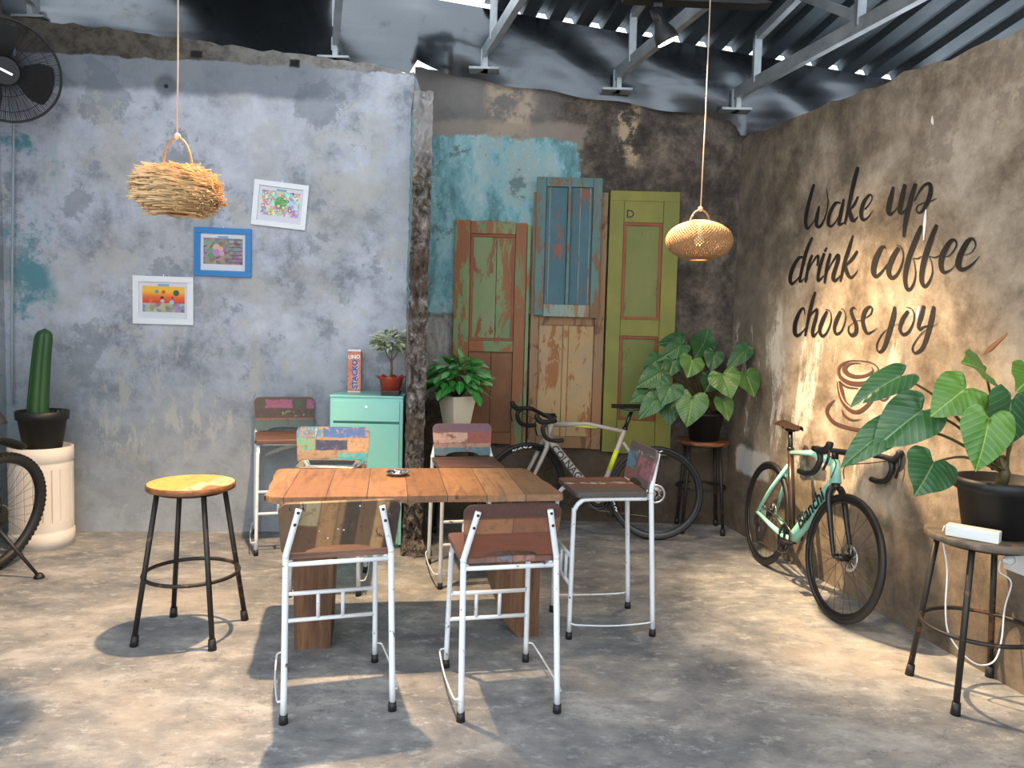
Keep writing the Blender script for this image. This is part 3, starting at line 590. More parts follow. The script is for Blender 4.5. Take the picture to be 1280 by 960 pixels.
def leafmesh(outline, L, Wd, droop, fold, seed, rings=6, ripple=.012):
    r = random.Random(seed); hp = smoothpts(outline, 3); pts = hp + [(-x, y) for x, y in hp[-2:0:-1]]; n = len(pts); c0 = (0, .03); P = [V(0, 0, 0)]; UV = [(0, .03, 0)]
    p1 = r.uniform(0, 6)
    for k in range(1, rings + 1):
        t = k / rings
        for i, (x, y) in enumerate(pts):
            X = c0[0] + (x - c0[0]) * t; Y = c0[1] + (y - c0[1]) * t
            z = -droop * (max(Y, 0) ** 2) * L - .10 * droop * (Y < 0) * L * Y * Y * 4 + fold * abs(X) * Wd - fold * .9 * X * X * 2 * Wd + ripple * math.sin(i * .9 + p1) * t * t * Wd * 2
            P.append(V(X * Wd, Y * L, z)); UV.append((X, Y, t))
    fs = [(0, 1 + i, 1 + (i + 1) % n) for i in range(n)] + [(1 + (k - 1) * n + i, 1 + k * n + i, 1 + k * n + (i + 1) % n, 1 + (k - 1) * n + (i + 1) % n) for k in range(1, rings) for i in range(n)]
    return P, fs, UV
class Foliage:
    def __init__(s): s.b = bmesh.new(); s.uv = s.b.loops.layers.uv.new('UVMap'); s.u = {}
    def add(s, lm, M4, mi=0):
        P, fs, UV = lm; vs = [s.b.verts.new(M4 @ p) for p in P]
        for f in fs:
            fc = s.b.faces.new([vs[i] for i in f]); fc.smooth = True; fc.material_index = mi
            for l, i in zip(fc.loops, f): l[s.uv].uv = UV[i][:2]
    def build(s, name, mats, parent):
        me = bpy.data.meshes.new(name); s.b.to_mesh(me); s.b.free()
        for m in (mats if isinstance(mats, (list, tuple)) else [mats]): me.materials.append(m)
        o = bpy.data.objects.new(name, me); COL.objects.link(o); o.parent = parent; return o
def leafmatrix(j, t, nrm):
    y = (Vector(t) - Vector(j)).normalized(); n = Vector(nrm); n = (n - y * n.dot(y)).normalized(); x = y.cross(n); m = Matrix.Identity(4)
    for i, c in enumerate((x, y, n)):
        for k in range(3): m[k][i] = c[k]
    for k in range(3): m[k][3] = j[k]
    return m
def bigleaf(root, j, t, w, nrm, base, mat, stemm, seed, droop=.18, fold=.25, stem=True):
    j = Vector(j); t = Vector(t); L = (t - j).length; o0 = root.location
    f = Foliage(); f.add(leafmesh(HEART, L, w, droop, fold, seed), leafmatrix(j - o0, t - o0, nrm)); f.build('leaf', mat, root)
    if stem:
        b = Vector(base); mid = b.lerp(j, .55) + V(0, 0, .10 * (j - b).length)
        pts = smoothpts([tuple(b - o0), tuple(mid - o0), tuple(j - o0)], 7); MB().tube(pts, [.008 - .0045 * i / (len(pts) - 1) for i in range(len(pts))], 7).build('leaf_stalk', stemm, root)
M_LEAF_D = leafmat('dark_heart_leaf', K(38, 78, 44), K(58, 102, 58), K(104, 142, 84), K(96, 120, 50), 9)
M_LEAF_L = leafmat('light_heart_leaf', K(62, 102, 50), K(84, 122, 58), K(134, 160, 92), K(170, 170, 70), 9)
M_STALK = plain('brown_green_stalk', K(82, 74, 44), .5, var=.3)
M_SOIL = plain('potting_soil', K(52, 40, 30), .95, var=.5, scale=80, bump=.5)
# corner plant
cx8 = lambda x, y: (790 + x / 5.63, 390 + y / 5.63)
cp = thing('potted_plant', 'big plant with dark heart-shaped leaves on the stool in the back corner', 'plant', (1.47, 5.80, .7005))
MB().lathe([(0, 0), (.105, 0), (.14, .19), (.15, .19), (.15, .215), (.138, .215), (.13, .18), (0, .17)], n=36).build('pot', M_BLKPLAST, cp)
MB().lathe([(0, .188), (.134, .182)], n=24).build('soil', M_SOIL, cp)
CB = V(1.47, 5.80, .88)
LV = [(425, 335, 400, 455, 175, 5.42, 1), (640, 440, 685, 585, 212, 5.40, 1), (800, 440, 875, 588, 190, 5.48, 1), (425, 600, 390, 802, 225, 5.33, 1), (275, 515, 215, 648, 190, 5.36, 0), (290, 345, 262, 452, 130, 5.46, 0),
      (500, 225, 455, 290, 175, 5.75, 0), (580, 290, 560, 412, 135, 5.62, 0), (500, 240, 540, 120, 165, 5.8, 0), (345, 200, 188, 218, 120, 5.62, 0), (352, 235, 190, 335, 130, 5.52, 0), (205, 425, 40, 520, 165, 5.40, 0), (190, 330, 90, 405, 130, 5.5, 0),
      (800, 265, 668, 395, 120, 5.62, 0), (770, 300, 852, 250, 120, 5.66, 0), (640, 620, 690, 760, 140, 5.42, 1), (175, 610, 52, 745, 140, 5.34, 0), (110, 550, -5, 625, 110, 5.4, 0), (265, 650, 262, 800, 150, 5.5, 0), (560, 470, 520, 560, 150, 5.6, 0)]
for i, (jx, jy, tx, ty, w, Y, li) in enumerate(LV):
    j = at(*cx8(jx, jy), Y); t = at(*cx8(tx, ty), Y - .07); ww = w / 5.63 / F * Y * 1.06
    L = (t - j).length
    if L < ww * .72: t = j + (t - j).normalized() * ww * .72 + V(0, -.05, 0)
    r = random.Random(i); bigleaf(cp, j, t, ww, (r.uniform(-.25, .25), -1, r.uniform(.15, .55)), CB + V(r.uniform(-.05, .05), r.uniform(-.05, .05), 0), M_LEAF_L if li else M_LEAF_D, M_STALK, i)
# plant at the right edge
rp = thing('potted_plant', 'plant with bright green heart leaves in a black pot at the right edge', 'plant', (2.045, 3.17, .7005))
MB().lathe([(0, 0), (.125, 0), (.155, .185), (.168, .187), (.172, .215), (.168, .235), (.160, .235), (.15, .19), (0, .18)], n=44).build('pot', M_BLKPLAST, rp)
MB().lathe([(0, .2), (.152, .195)], n=24).build('soil', M_SOIL, rp)
MB().tube([(.0, .0, .19), (.012, -.01, .26), (-.005, .0, .33)], [.026, .022, .014], 10).build('trunk', M_STALK, rp)
CB = V(2.045, 3.17, .97)
RV = [(1126, 470, 1065, 499, 40, 3.25, (-.2, -.75, .75), 0), (1152, 513, 1094, 556, 62, 3.12, (-.1, -.8, .6), 0), (1110, 536, 1053, 578, 40, 3.14, (-.3, -.8, .5), 0), (1207, 486, 1168, 516, 58, 3.05, (.05, -.8, .6), 1), (1232, 466, 1207, 448, 60, 3.15, (.2, -.75, .7), 1),
      (1236, 524, 1225, 588, 58, 2.85, (-.25, -1, .15), 1), (1264, 500, 1258, 566, 66, 3.0, (.3, -1, .3), 0), (1167, 578, 1139, 614, 60, 3.05, (0, -.9, .5), 0), (1292, 468, 1268, 482, 50, 3.1, (0, -.8, .6), 1), (1242, 505, 1230, 520, 30, 3.2, (0, -.9, .4), 1)]
M_LEAF_R0 = leafmat('deep_green_heart_leaf', K(40, 82, 50), K(62, 106, 62), K(116, 150, 98), K(160, 165, 70), 7)
M_LEAF_R1 = leafmat('bright_green_heart_leaf', K(72, 122, 48), K(100, 144, 58), K(150, 180, 96), K(196, 180, 80), 7)
for i, (jx, jy, tx, ty, w, Y, nr, li) in enumerate(RV):
    j = at(jx, jy, Y); t = at(tx, ty, Y - .05); ww = w / F * Y * 1.08
    if (t - j).length < ww * .8: t = j + ((t - j).normalized() + V(0, -.35, 0)).normalized() * ww * .85
    r = random.Random(i + 40); bigleaf(rp, j, t, ww, nr, CB + V(r.uniform(-.03, .03), r.uniform(-.02, .02), 0), M_LEAF_R1 if li else M_LEAF_R0, M_STALK, i + 40, .22, .3)
MB().lathe([(0, 0), (.012, .04), (.006, .11), (0, .13)], n=8).build('dry_sheath', plain('dry_sheath_brown', K(150, 96, 56), .7), rp, tuple(at(1228, 445, 3.1) - rp.location), (.2, .7, 0))

def sprig(name, root, center, R, n, Lr, Wr, mats, seed, squash=.8, up=.25, hang=0.0, stems=None, base=None, out=1.0):
    r = random.Random(seed); f = Foliage(); sb = MB()
    for i in range(n):
        z = r.uniform(-.55, 1); a = r.uniform(0, 2 * PI); s = math.sqrt(max(0, 1 - z * z)); d = V(s * math.cos(a), s * math.sin(a), z)
        rr = R * r.uniform(.45, 1); p = Vector(center) + V(d.x * rr, d.y * rr, d.z * rr * squash)
        dr = (V(d.x, d.y, d.z * .4) * out + V(r.uniform(-.4, .4), r.uniform(-.4, .4), up - hang + r.uniform(-.3, .3))).normalized(); L = r.uniform(*Lr); W_ = L * r.uniform(*Wr)
        f.add(leafmesh(OVAL, L, W_, .25, .3, i, 3), leafmatrix(p, p + dr, V(d.x * .5, d.y * .5 - .3, 1) + V(r.uniform(-.4, .4), r.uniform(-.4, .4), 0)), r.randrange(len(mats)))
        if base is not None and i % 2 == 0: sb.tube([Vector(base), Vector(base).lerp(p, .6) + V(0, 0, .02), p], [.004, .003, .002], 5)
    if base is not None: sb.build('stems', stems, root)
    return f.build(name, mats, root)
M_GL1 = leafmat('glossy_green_leaf', K(44, 128, 50), K(70, 156, 66), K(130, 190, 110), None, 6, rough=.25); M_GL2 = leafmat('glossy_light_leaf', K(96, 164, 92), K(140, 190, 130), K(180, 214, 170), None, 6, rough=.25)
wp = thing('potted_plant', 'bushy glossy green plant in a tapered white square planter', 'plant', (-.385, 5.40, .7005))
def squarepot():
    mb = MB(); q = lambda h, z: [V(-h, -h, z), V(h, -h, z), V(h, h, z), V(-h, h, z)]
    R = [q(.052, 0), q(.094, .30), q(.094, .325), q(.084, .325), q(.078, .30)]; P = [p for r in R for p in r]
    mb.poly(P, [(0, 1, 2, 3), (16, 17, 18, 19)] + [(j * 4 + i, j * 4 + (i + 1) % 4, (j + 1) * 4 + (i + 1) % 4, (j + 1) * 4 + i) for j in range(4) for i in range(4)])
    return mb
squarepot().build('planter', plain('cream_cement', K(206, 196, 172), .75, var=.12, scale=9, bump=.2), wp, rot=(0, 0, math.radians(38)))
sprig('foliage', wp, (0, -.02, .44), .20, 170, (.08, .13), (.5, .66), [M_GL1, M_GL1, M_GL2], 4, .9, .1, .25, M_STALK, (0, 0, .30))
# variegated little tree
M_VAR = leafmat('cream_variegated_leaf', K(240, 242, 214), K(214, 224, 176), K(90, 130, 70), None, 4); M_VARD = leafmat('dark_variegated_leaf', K(66, 104, 54), K(96, 132, 70), K(180, 190, 150), None, 4)
vt = thing('potted_tree', 'small variegated tree in a scalloped terracotta-red pot on the cabinet', 'plant', (-.845, 5.35, H2 + .0005))
M_TERRA = plain('red_terracotta', K(176, 72, 52), .5, var=.08)
MB().lathe([(0, .012), (.062, .012), (.082, .10), (.098, .115), (.094, .118), (.076, .10), (0, .095)], n=64, f=lambda r, z, a: (r * (1 + (.03 * math.cos(8 * a) if z > .11 else 0)), z + (.008 * math.cos(8 * a) if z > .11 else 0))).lathe([(0, 0), (.07, 0), (.078, .014), (.06, .014), (0, .012)], n=40).build('pot', M_TERRA, vt)
MB().lathe([(0, .102), (.078, .1)], n=24).build('soil', M_SOIL, vt)
MB().tube([(0, 0, .09), (.004, 0, .17), (.0, 0, .235)], [.009, .008, .007], 8).tube([(0, 0, .225), (-.03, 0, .26), (-.045, 0, .31)], [.006, .005, .004], 6).tube([(0, 0, .225), (.03, -.01, .26), (.05, 0, .30)], [.006, .005, .004], 6).tube([(0, 0, .225), (.0, .02, .28), (.0, .03, .34)], [.006, .004, .003], 6).build('trunk', plain('grey_bark', K(110, 84, 60), .8), vt)
sprig('foliage', vt, (-.012, 0, .345), .115, 250, (.038, .062), (.42, .55), [M_VAR, M_VAR, M_VARD], 9, .85, -.05, 0)
nb = thing('small_book', 'small dark book with a brownish cover lying at the cabinet front edge', 'book', (-.82, 5.185, H2 + .0005), math.radians(3))
MB().box((0, 0, .014), (.118, .085, .026), bev=.001).build('pages', plain('dark_pages', K(34, 32, 32), .6), nb)
MB().box((0, 0, .0285), (.124, .09, .003)).build('cover', plain('brown_cover', K(96, 66, 66), .4), nb)

# cactus and pedestal
pd = thing('pedestal', 'fluted off-white round concrete pedestal beside the black mountain bike', 'pedestal', (-3.085, 5.0, 0))
FL = lambda r, z, a: (r - (.010 if abs(((a / (2 * PI) * 22) % 1) - .5) < .075 and .175 < z < .515 else 0), z)
MB().lathe([(0, 0), (.19, 0), (.192, .10), (.184, .106), (.186, .116), (.186, .16), (.1865, .17)], n=264).lathe([(.1865, .17), (.1865, .18), (.1865, .51), (.1865, .52)], n=264, f=FL, smooth=False).lathe([(.1865, .52), (.186, .55), (.183, .562), (.19, .568), (.19, .655), (.18, .66), (.168, .655), (.16, .62), (0, .62)], n=176).build('drum', plain('white_concrete', K(214, 206, 198), .75, var=.06, scale=9), pd)
cc = thing('potted_cactus', 'tall ribbed green column cactus in a black plastic pot on the pedestal', 'cactus', (-3.03, 4.97, .6205))
cc.location = (-3.04, 4.95, .6205)
MB().lathe([(0, 0), (.105, 0), (.14, .22), (.152, .222), (.156, .275), (.148, .278), (.138, .25), (0, .24)], n=44).build('pot', M_BLKPLAST, cc)
MB().lathe([(0, .25), (.138, .248)], n=24).build('soil', M_SOIL, cc)
def cactus():
    n = 70; P = []; m = 26; mb = MB()
    for k in range(m + 1):
        t = k / m; z = .24 + .57 * t; r = .064 * (1 - .2 * t) * (math.sqrt(max(0, 1 - ((t - .88) / .12) ** 2)) if t > .88 else 1); cx = .01 + .035 * t + .02 * t * t
        for i in range(n):
            a = 2 * PI * i / n; rr = r * (.80 + .24 * abs(math.cos(2.5 * a + .5)) ** .6); P.append(V(cx - .04 + rr * math.cos(a), rr * math.sin(a), z))
    mb.poly(P, [(k * n + i, k * n + (i + 1) % n, (k + 1) * n + (i + 1) % n, (k + 1) * n + i) for k in range(m) for i in range(n)], 0, True); return mb
cactus().build('stem', plain('cactus_green', K(46, 84, 40), .45, var=.25, scale=12), cc)
mbp = MB(); rr_ = random.Random(1)
for i in range(26):
    x, y = rr_.uniform(-.01, .12), rr_.uniform(-.1, .08); mbp.tube([(x, y, .24), (x + rr_.uniform(-.01, .01), y, .27 + rr_.uniform(0, .02))], [.004, .001], 4)
mbp.build('ground_cover', plain('weed_green', K(60, 110, 40), .6), cc)

# ------------------------------------------------------------ old doors on the alcove wall
def streaky(name, base, alt, und, lim, alt_f=.5, scale=4.0, rough=.6):
    """old paint: base / alt tone, chipped to 'und' where the stretched noise exceeds lim"""
    g = G(name); v = g.scaled((1.6, 1, .5)); n = g.noise(scale, 8, .72, v, .6); n2 = g.noise(14, 6, .7, g.scaled((1, 1, .25))); n3 = g.noise(2, 5, .6, g.shift(3))
    c = g.mix(g.ss(n3, alt_f - .1, alt_f + .1), base, alt); c = g.mix(g.mul(n2, .5), c, tuple(k * .5 for k in base))
    c = g.mix(g.ss(n, lim, lim + .035), c, g.mix(n2, tuple(k * .6 for k in und), und)); g.bump(g.add(n2, n), .35, .004); return g.done(c, rough)
D_GRN = streaky('green_over_brown_paint', K(106, 134, 90), K(124, 146, 94), K(152, 92, 48), .50)
D_BRN = streaky('old_brown_timber', K(126, 80, 46), K(148, 98, 58), K(84, 96, 62), .62)
D_BLU = streaky('blue_old_paint', K(58, 98, 110), K(66, 110, 122), K(142, 84, 60), .57, .5, 6)
D_BLUF = streaky('blue_frame_paint', K(86, 122, 116), K(76, 114, 118), K(124, 88, 58), .51, .5, 9)
D_CREAM = streaky('peeled_cream_edge', K(150, 158, 140), K(120, 150, 146), K(150, 116, 76), .52, .5, 12)
D_TAN = streaky('tan_scraped_paint', K(178, 146, 98), K(160, 140, 112), K(158, 100, 50), .53, .5, 5)
D_TANF = streaky('tan_frame_timber', K(150, 108, 66), K(140, 116, 84), K(112, 74, 44), .54, .5, 6)
D_OLV = streaky('olive_green_paint', K(138, 134, 54), K(122, 124, 52), K(140, 132, 66), .66, .5, 3)
D_OLVP = streaky('olive_panel_paint', K(108, 118, 52), K(124, 128, 66), K(92, 98, 40), .60, .5, 4)
D_RED = streaky('red_brown_moulding', K(140, 70, 40), K(150, 82, 48), K(110, 60, 36), .6, .5, 8)
def slab(root, name, x0, x1, z0, z1, mat, y0, y1, bev=.003):
    o = root.location; return MB().box(((x0 + x1) / 2 - o.x, (y0 + y1) / 2 - o.y, (z0 + z1) / 2 - o.z), (abs(x1 - x0), abs(y1 - y0), abs(z1 - z0)), bev=bev).build(name, mat, root)
def moulding(root, x0, x1, z0, z1, mat, y, w=.018, parent=None):
    o = root.location; mb = MB()
    for a, b, c, d in ((x0, x1, z0, z0 + w), (x0, x1, z1 - w, z1), (x0, x0 + w, z0 + w, z1 - w), (x1 - w, x1, z0 + w, z1 - w)):
        mb.box(((a + b) / 2 - o.x, y - o.y, (c + d) / 2 - o.z), (b - a, .014, d - c), bev=.003)
    return mb.build('panel_moulding', mat, root)
g1 = thing('old_door', 'old green-and-brown peeling door panel mounted leftmost on the alcove wall', 'door', (-.17, 5.96, .60))
slab(g1, 'stile', -.465, -.345, .62, 2.325, D_GRN, 5.925, 5.985); slab(g1, 'stile', .0, .085, .60, 2.31, streaky('half_green_stile', K(142, 90, 50), K(138, 84, 46), K(112, 134, 88), .55), 5.925, 5.985); slab(g1, 'edge_strip', .089, .115, .60, 2.30, D_GRN, 5.93, 5.985)
slab(g1, 'rail', -.343, -.002, 2.225, 2.32, D_GRN, 5.928, 5.985); slab(g1, 'rail', -.343, -.002, 1.325, 1.41, D_GRN, 5.928, 5.985); slab(g1, 'rail', -.343, -.002, .61, .70, D_BRN, 5.928, 5.985)
slab(g1, 'upper_panel', -.343, -.145, 1.41, 2.225, streaky('green_panel_left', K(132, 142, 100), K(124, 140, 92), K(140, 80, 42), .53, .5, 5), 5.955, 5.98); slab(g1, 'upper_panel', -.142, -.002, 1.41, 2.225, D_GRN, 5.957, 5.98)
slab(g1, 'lower_panel', -.343, -.17, .70, 1.325, D_BRN, 5.955, 5.98); slab(g1, 'lower_panel', -.167, -.002, .70, 1.325, D_BRN, 5.957, 5.98)
moulding(g1, -.343, -.002, 1.41, 2.225, D_RED, 5.95, .022)
g3 = thing('old_door', 'tall tan scraped door panel, the blue shutter fixed over its upper half', 'door', (.41, 5.96, .59))
slab(g3, 'stile', .130, .195, .60, 2.55, D_TANF, 5.94, 5.99); slab(g3, 'stile', .625, .698, .585, 2.56, D_TANF, 5.94, 5.99); slab(g3, 'rail', .197, .623, 1.545, 1.625, D_TANF, 5.942, 5.99)
slab(g3, 'rail', .197, .623, .59, .68, D_TANF, 5.942, 5.99); slab(g3, 'mullion', .385, .425, .68, 1.545, D_TAN, 5.945, 5.99)
slab(g3, 'panel', .197, .383, .68, 1.545, D_TAN, 5.962, 5.985); slab(g3, 'panel', .427, .623, .68, 1.545, D_TAN, 5.962, 5.985)
g2 = thing('old_shutter', 'blue peeling two-panel shutter fixed over the top of the tan door', 'shutter', (.40, 5.90, 1.62))
slab(g2, 'stile', .150, .222, 1.615, 2.655, D_BLUF, 5.882, 5.935); slab(g2, 'stile', .578, .645, 1.605, 2.655, D_BLUF, 5.882, 5.935); slab(g2, 'rail', .224, .576, 2.585, 2.655, D_BLUF, 5.884, 5.935)
slab(g2, 'rail', .224, .576, 1.608, 1.70, D_CREAM, 5.884, 5.935); slab(g2, 'mullion', .388, .412, 1.70, 2.585, D_BLUF, 5.878, 5.935)
slab(g2, 'panel', .224, .386, 1.70, 2.585, D_BLU, 5.905, 5.93); slab(g2, 'panel', .414, .576, 1.70, 2.585, D_BLU, 5.905, 5.93)
for x in (.250, .48, .555): slab(g2, 'batten', x, x + .007, 1.70, 2.585, D_CREAM, 5.899, 5.91)
g4 = thing('old_door', 'olive green door panel with red-brown mouldings, rightmost on the alcove wall', 'door', (.98, 5.96, .56))
slab(g4, 'stile', .712, .82, .57, 2.565, D_OLV, 5.93, 5.99); slab(g4, 'stile', 1.122, 1.243, .55, 2.57, D_OLV, 5.93, 5.99)
slab(g4, 'top_rail', .716, 1.24, 2.50, 2.575, D_OLV, 5.926, 5.932); slab(g4, 'rail', .822, 1.12, 2.34, 2.57, D_OLV, 5.933, 5.99); slab(g4, 'rail', .822, 1.12, 1.475, 1.60, D_OLV, 5.933, 5.99); slab(g4, 'rail', .822, 1.12, .56, .82, D_OLV, 5.933, 5.99)
for z0, z1 in ((1.60, 2.34), (.82, 1.475)):
    slab(g4, 'panel', .822, 1.12, z0, z1, D_OLVP, 5.955, 5.98); moulding(g4, .822, 1.12, z0, z1, D_RED, 5.948, .022)
text('letter_mark', 'D', .085, M_BLACK, g4, frame(V(.867, 5.9325, 2.40) - g4.location, (1, 0, .02), (0, 0, 1)), bold=.001)

# ------------------------------------------------------------ framed prints
WN = V(-.096, 1, 0).normalized() * -1; WX = V(1, .096, 0).normalized()
def art(kind):
    g = G('print_' + kind); o = g.xyz(); x, z = o[0], o[2]
    v = g.vor(55 if kind == 'circle' else 42, g.scaled((1, 0, 1))); vs = g.t.nodes.new('ShaderNodeHueSaturation'); g.put(vs.inputs['Color'], v)
    if kind == 'circle':
        vs.inputs['Saturation'].default_value = 1.1; c = g.mix(.25, vs.outputs[0], K(240, 220, 200))
        d = g.m2('SQRT', g.add(g.m2('POWER', x, 2), g.m2('POWER', g.add(z, -.005), 2))); c = g.mix(g.ss(d, .045, .038), c, g.mix(g.ss(g.noise(60), .45, .6), K(60, 150, 70), K(130, 190, 90)))
        vd = g.vor(22, g.scaled((1, 0, 1)), 'F1', 'Distance'); c = g.mix(g.ss(vd, .26, .22), c, K(236, 200, 180)); c = g.mix(g.mul(g.ss(vd, .34, .30), g.ss(vd, .24, .27)), c, K(60, 40, 50))
    elif kind == 'shop':
        vs.inputs['Saturation'].default_value = .7; vs.inputs['Value'].default_value = .55; c = g.mix(.4, vs.outputs[0], K(110, 60, 60))
        for cx_, cz_, r_, col in ((-.045, .025, .026, K(214, 170, 140)), (-.015, .015, .018, K(214, 170, 140)), (-.045, -.012, .028, K(170, 130, 180)), (-.01, -.015, .02, K(200, 150, 180)), (-.085, -.03, .02, K(70, 150, 110))):
            d = g.m2('SQRT', g.add(g.m2('POWER', g.add(x, -cx_), 2), g.m2('POWER', g.add(z, -cz_), 2))); c = g.mix(g.ss(d, r_, r_ - .003), c, col)
        sh = g.mul(g.ss(g.m2('FRACT', g.m2('MULTIPLY', z, 38)), .2, .12), g.ss(x, .035, .04)); c = g.mix(sh, c, K(90, 40, 30))
    else:
        vs.inputs['Saturation'].default_value = .8; c = g.mix(.5, vs.outputs[0], K(120, 130, 90)); sky = g.ramp(g.m2('MULTIPLY_ADD', z, 9, .4), (.2, K(214, 70, 40)), (.55, K(232, 110, 40)), (.9, K(246, 190, 60))); c = g.mix(g.ss(g.wob(z, .01, 40), -.03, -.025), c, sky)
        for cx_, cz_, r_, col in ((0, .05, .014, K(220, 80, 40)), (.085, .045, .022, K(60, 90, 60)), (-.045, .052, .014, K(70, 160, 160)), (-.01, .01, .013, K(90, 40, 50)), (-.008, -.012, .014, K(160, 200, 220)), (.055, -.02, .016, K(150, 200, 230)), (.06, .012, .009, K(120, 60, 90)), (-.085, -.01, .014, K(230, 110, 60))):
            d = g.m2('SQRT', g.add(g.m2('POWER', g.add(x, -cx_), 2), g.m2('POWER', g.add(z, -cz_), 2))); c = g.mix(g.ss(d, r_, r_ - .003), c, col)
    return g.done(c, .35)
M_FRW = plain('white_frame_paint', K(236, 238, 242), .4, var=.02); M_FRB = plain('blue_frame_gloss', K(14, 122, 190), .35, var=.04); M_MAT = plain('mat_paper', K(216, 218, 224), .5, var=.02); M_TITLE = plain('title_blue', K(120, 166, 200), .5, var=.2, scale=120)
def picture(px, py, w, h, fw, rollang, fm, kind, label):
    c = on(px, py, V(-1.31, 5.49, 0), V(-.096, 1, 0)) + WN * .004; o = thing('picture_frame', label, 'picture', (0, 0, 0)); ca, sa = math.cos(rollang), math.sin(rollang)
    X = WX * ca + V(0, 0, sa); Z = V(0, 0, ca) - WX * sa; o.matrix_world = frame(c, X, -WN if False else Z.cross(X))   # local x right, y into wall, z up
    y1 = .0; mb = MB()
    for a, b, cc_, d in ((-w / 2, w / 2, h / 2 - fw, h / 2), (-w / 2, w / 2, -h / 2, -h / 2 + fw), (-w / 2, -w / 2 + fw, -h / 2 + fw, h / 2 - fw), (w / 2 - fw, w / 2, -h / 2 + fw, h / 2 - fw)):
        mb.box(((a + b) / 2, -.012, (cc_ + d) / 2), (b - a, .024, d - cc_), bev=.002)
    mb.build('frame', fm, o)
    MB().box((0, -.005, 0), (w - 2 * fw, .004, h - 2 * fw)).build('mat_board', M_MAT, o)
    pw, ph = (w - 2 * fw) * .87, (h - 2 * fw) * .71
    MB().box((0, 0, 0), (pw, .002, ph)).build('print', art(kind), o, (0, -.008, .008))
    MB().box((0, -.008, .008 + ph / 2 + .008), (pw * .26, .0025, .013)).build('title_strip', M_TITLE, o)
    MB().tube([(0, -.004, h / 2 - .004), (0, -.010, h / 2 + .014)], .004, 8).build('hanging_pin', M_WHITEP, o)
    return o
picture(350.8, 256.7, .372, .312, .036, math.radians(-4.8), M_FRW, 'circle', 'white framed colourful print, the highest of the three on the blue-grey wall')
picture(279.5, 315.8, .385, .335, .040, math.radians(-.3), M_FRB, 'shop', 'bright blue framed print, the middle one on the blue-grey wall')
picture(205.3, 375.6, .405, .332, .040, math.radians(-.2), M_FRW, 'sunset', 'white framed orange sunset print, the lowest of the three on the blue-grey wall')

# ------------------------------------------------------------ conduit
tag(MB().tube([tuple(on(x, y, V(-3.43, 5.25, 0), V(.1, 1, 0)) + V(0, -.01, 0)) for x, y in ((19, 60), (18, 180), (16.5, 330), (16, 430), (16.5, 505))], .008, 8).build('cable_conduit', plain('pale_conduit', K(150, 162, 172), .5)), 'thin pale cable conduit running down the far left wall corner', 'conduit')

# ------------------------------------------------------------ wall fan
fn_ = thing('wall_fan', 'big black caged wall fan high in the top left corner', 'fan', tuple(at(6, 88, 4.75)))
FA = V(.50, -.82, -.28).normalized()
def fan():
    R = .295; u = FA.orthogonal().normalized(); w = FA.cross(u)
    mb = MB().ring((0, 0, 0), R, .008, FA, 56, 8).ring(FA * .035, R * .8, .0022, FA, 48, 5).ring(FA * .05, R * .5, .0022, FA, 40, 5)
    for k in range(150):
        a = 2 * PI * k / 150; d = u * math.cos(a) + w * math.sin(a); mb.tube([d * .07 + FA * .065, d * R * .6 + FA * .056, d * R * .9 + FA * .028, d * R], .0017, 4)
    mb.build('front_cage', M_BLACK, fn_); mb = MB()
    for k in range(60):
        a = 2 * PI * k / 60; d = u * math.cos(a) + w * math.sin(a); mb.tube([d * .07 - FA * .09, d * R * .7 - FA * .08, d * R], .0013, 4)
    mb.build('rear_cage', M_BLACK, fn_)
    MB().disc(FA * .068, .078, .012, FA, 32).build('hub_cover', M_BLACK, fn_)
    mb = MB(); x = (u * .6 + w * .8).normalized(); MB().bar(FA * .076 - V(.036, .02, -.017), FA * .076 + V(.036, .02, -.017), .014, .003, up=tuple(FA)).build('badge_bar', M_ALU, fn_)
    for k in range(3):
        bl = MB(); a0 = 2 * PI * k / 3; P = []
        for i in range(9):
            t = i / 8
            for j in range(6):
                s = (j / 5 - .5); r = .05 + (R - .085) * t; a = a0 + s * (.95 + .35 * math.sin(PI * t)); d = u * math.cos(a) + w * math.sin(a); P.append(d * r + FA * (.03 * s * 2))
        bl.poly(P, [(i * 6 + j, i * 6 + j + 1, i * 6 + j + 7, i * 6 + j + 6) for i in range(8) for j in range(5)], 0, True).build('blade', M_BLKPLAST, fn_)
    MB().disc(-FA * .12, .075, .15, FA, 24).tube([-FA * .19, -FA * .25 + V(-.02, 0, 0), V(-.30, .25, -.02)], .022, 10).box((-.325, .25, -.02), (.04, .12, .16), bev=.004).build('motor_and_bracket', M_BLKPLAST, fn_)
fan()

# ------------------------------------------------------------ pendants
M_CORD = plain('tan_cord', K(196, 172, 152), .6); M_RATTAN = plain('rattan', K(150, 116, 78), .6, var=.4, scale=60); M_STICK = plain('pale_sticks', K(206, 172, 124), .6, var=.5, scale=30)
M_BULB = G('added_glow_bulb'); M_BULB.b.inputs['Emission Color'].default_value = (1, .72, .4, 1); M_BULB.b.inputs['Emission Strength'].default_value = .6; M_BULB = M_BULB.done(K(255, 220, 170), .3)  # weak emission for the bulb added inside the woven shade
def pendant(loc, label, top, hr, hz):
    o = thing('pendant_lamp', label, 'lamp', loc, 0)
    MB().tube([(0, 0, top), (.006, 0, top + .5), (0, 0, 4.35 - loc[2])], .0035, 6).build('cord', M_CORD, o)
    hp = [(-hr * math.cos(t), 0, hz + (top - hz) * math.sin(t)) for t in [PI * k / 16 for k in range(17)]]
    MB().tube(hp, .005, 8).build('handle', M_RATTAN, o); MB().sphere((0, 0, top + .006), .014).build('knot', M_CORD, o); return o
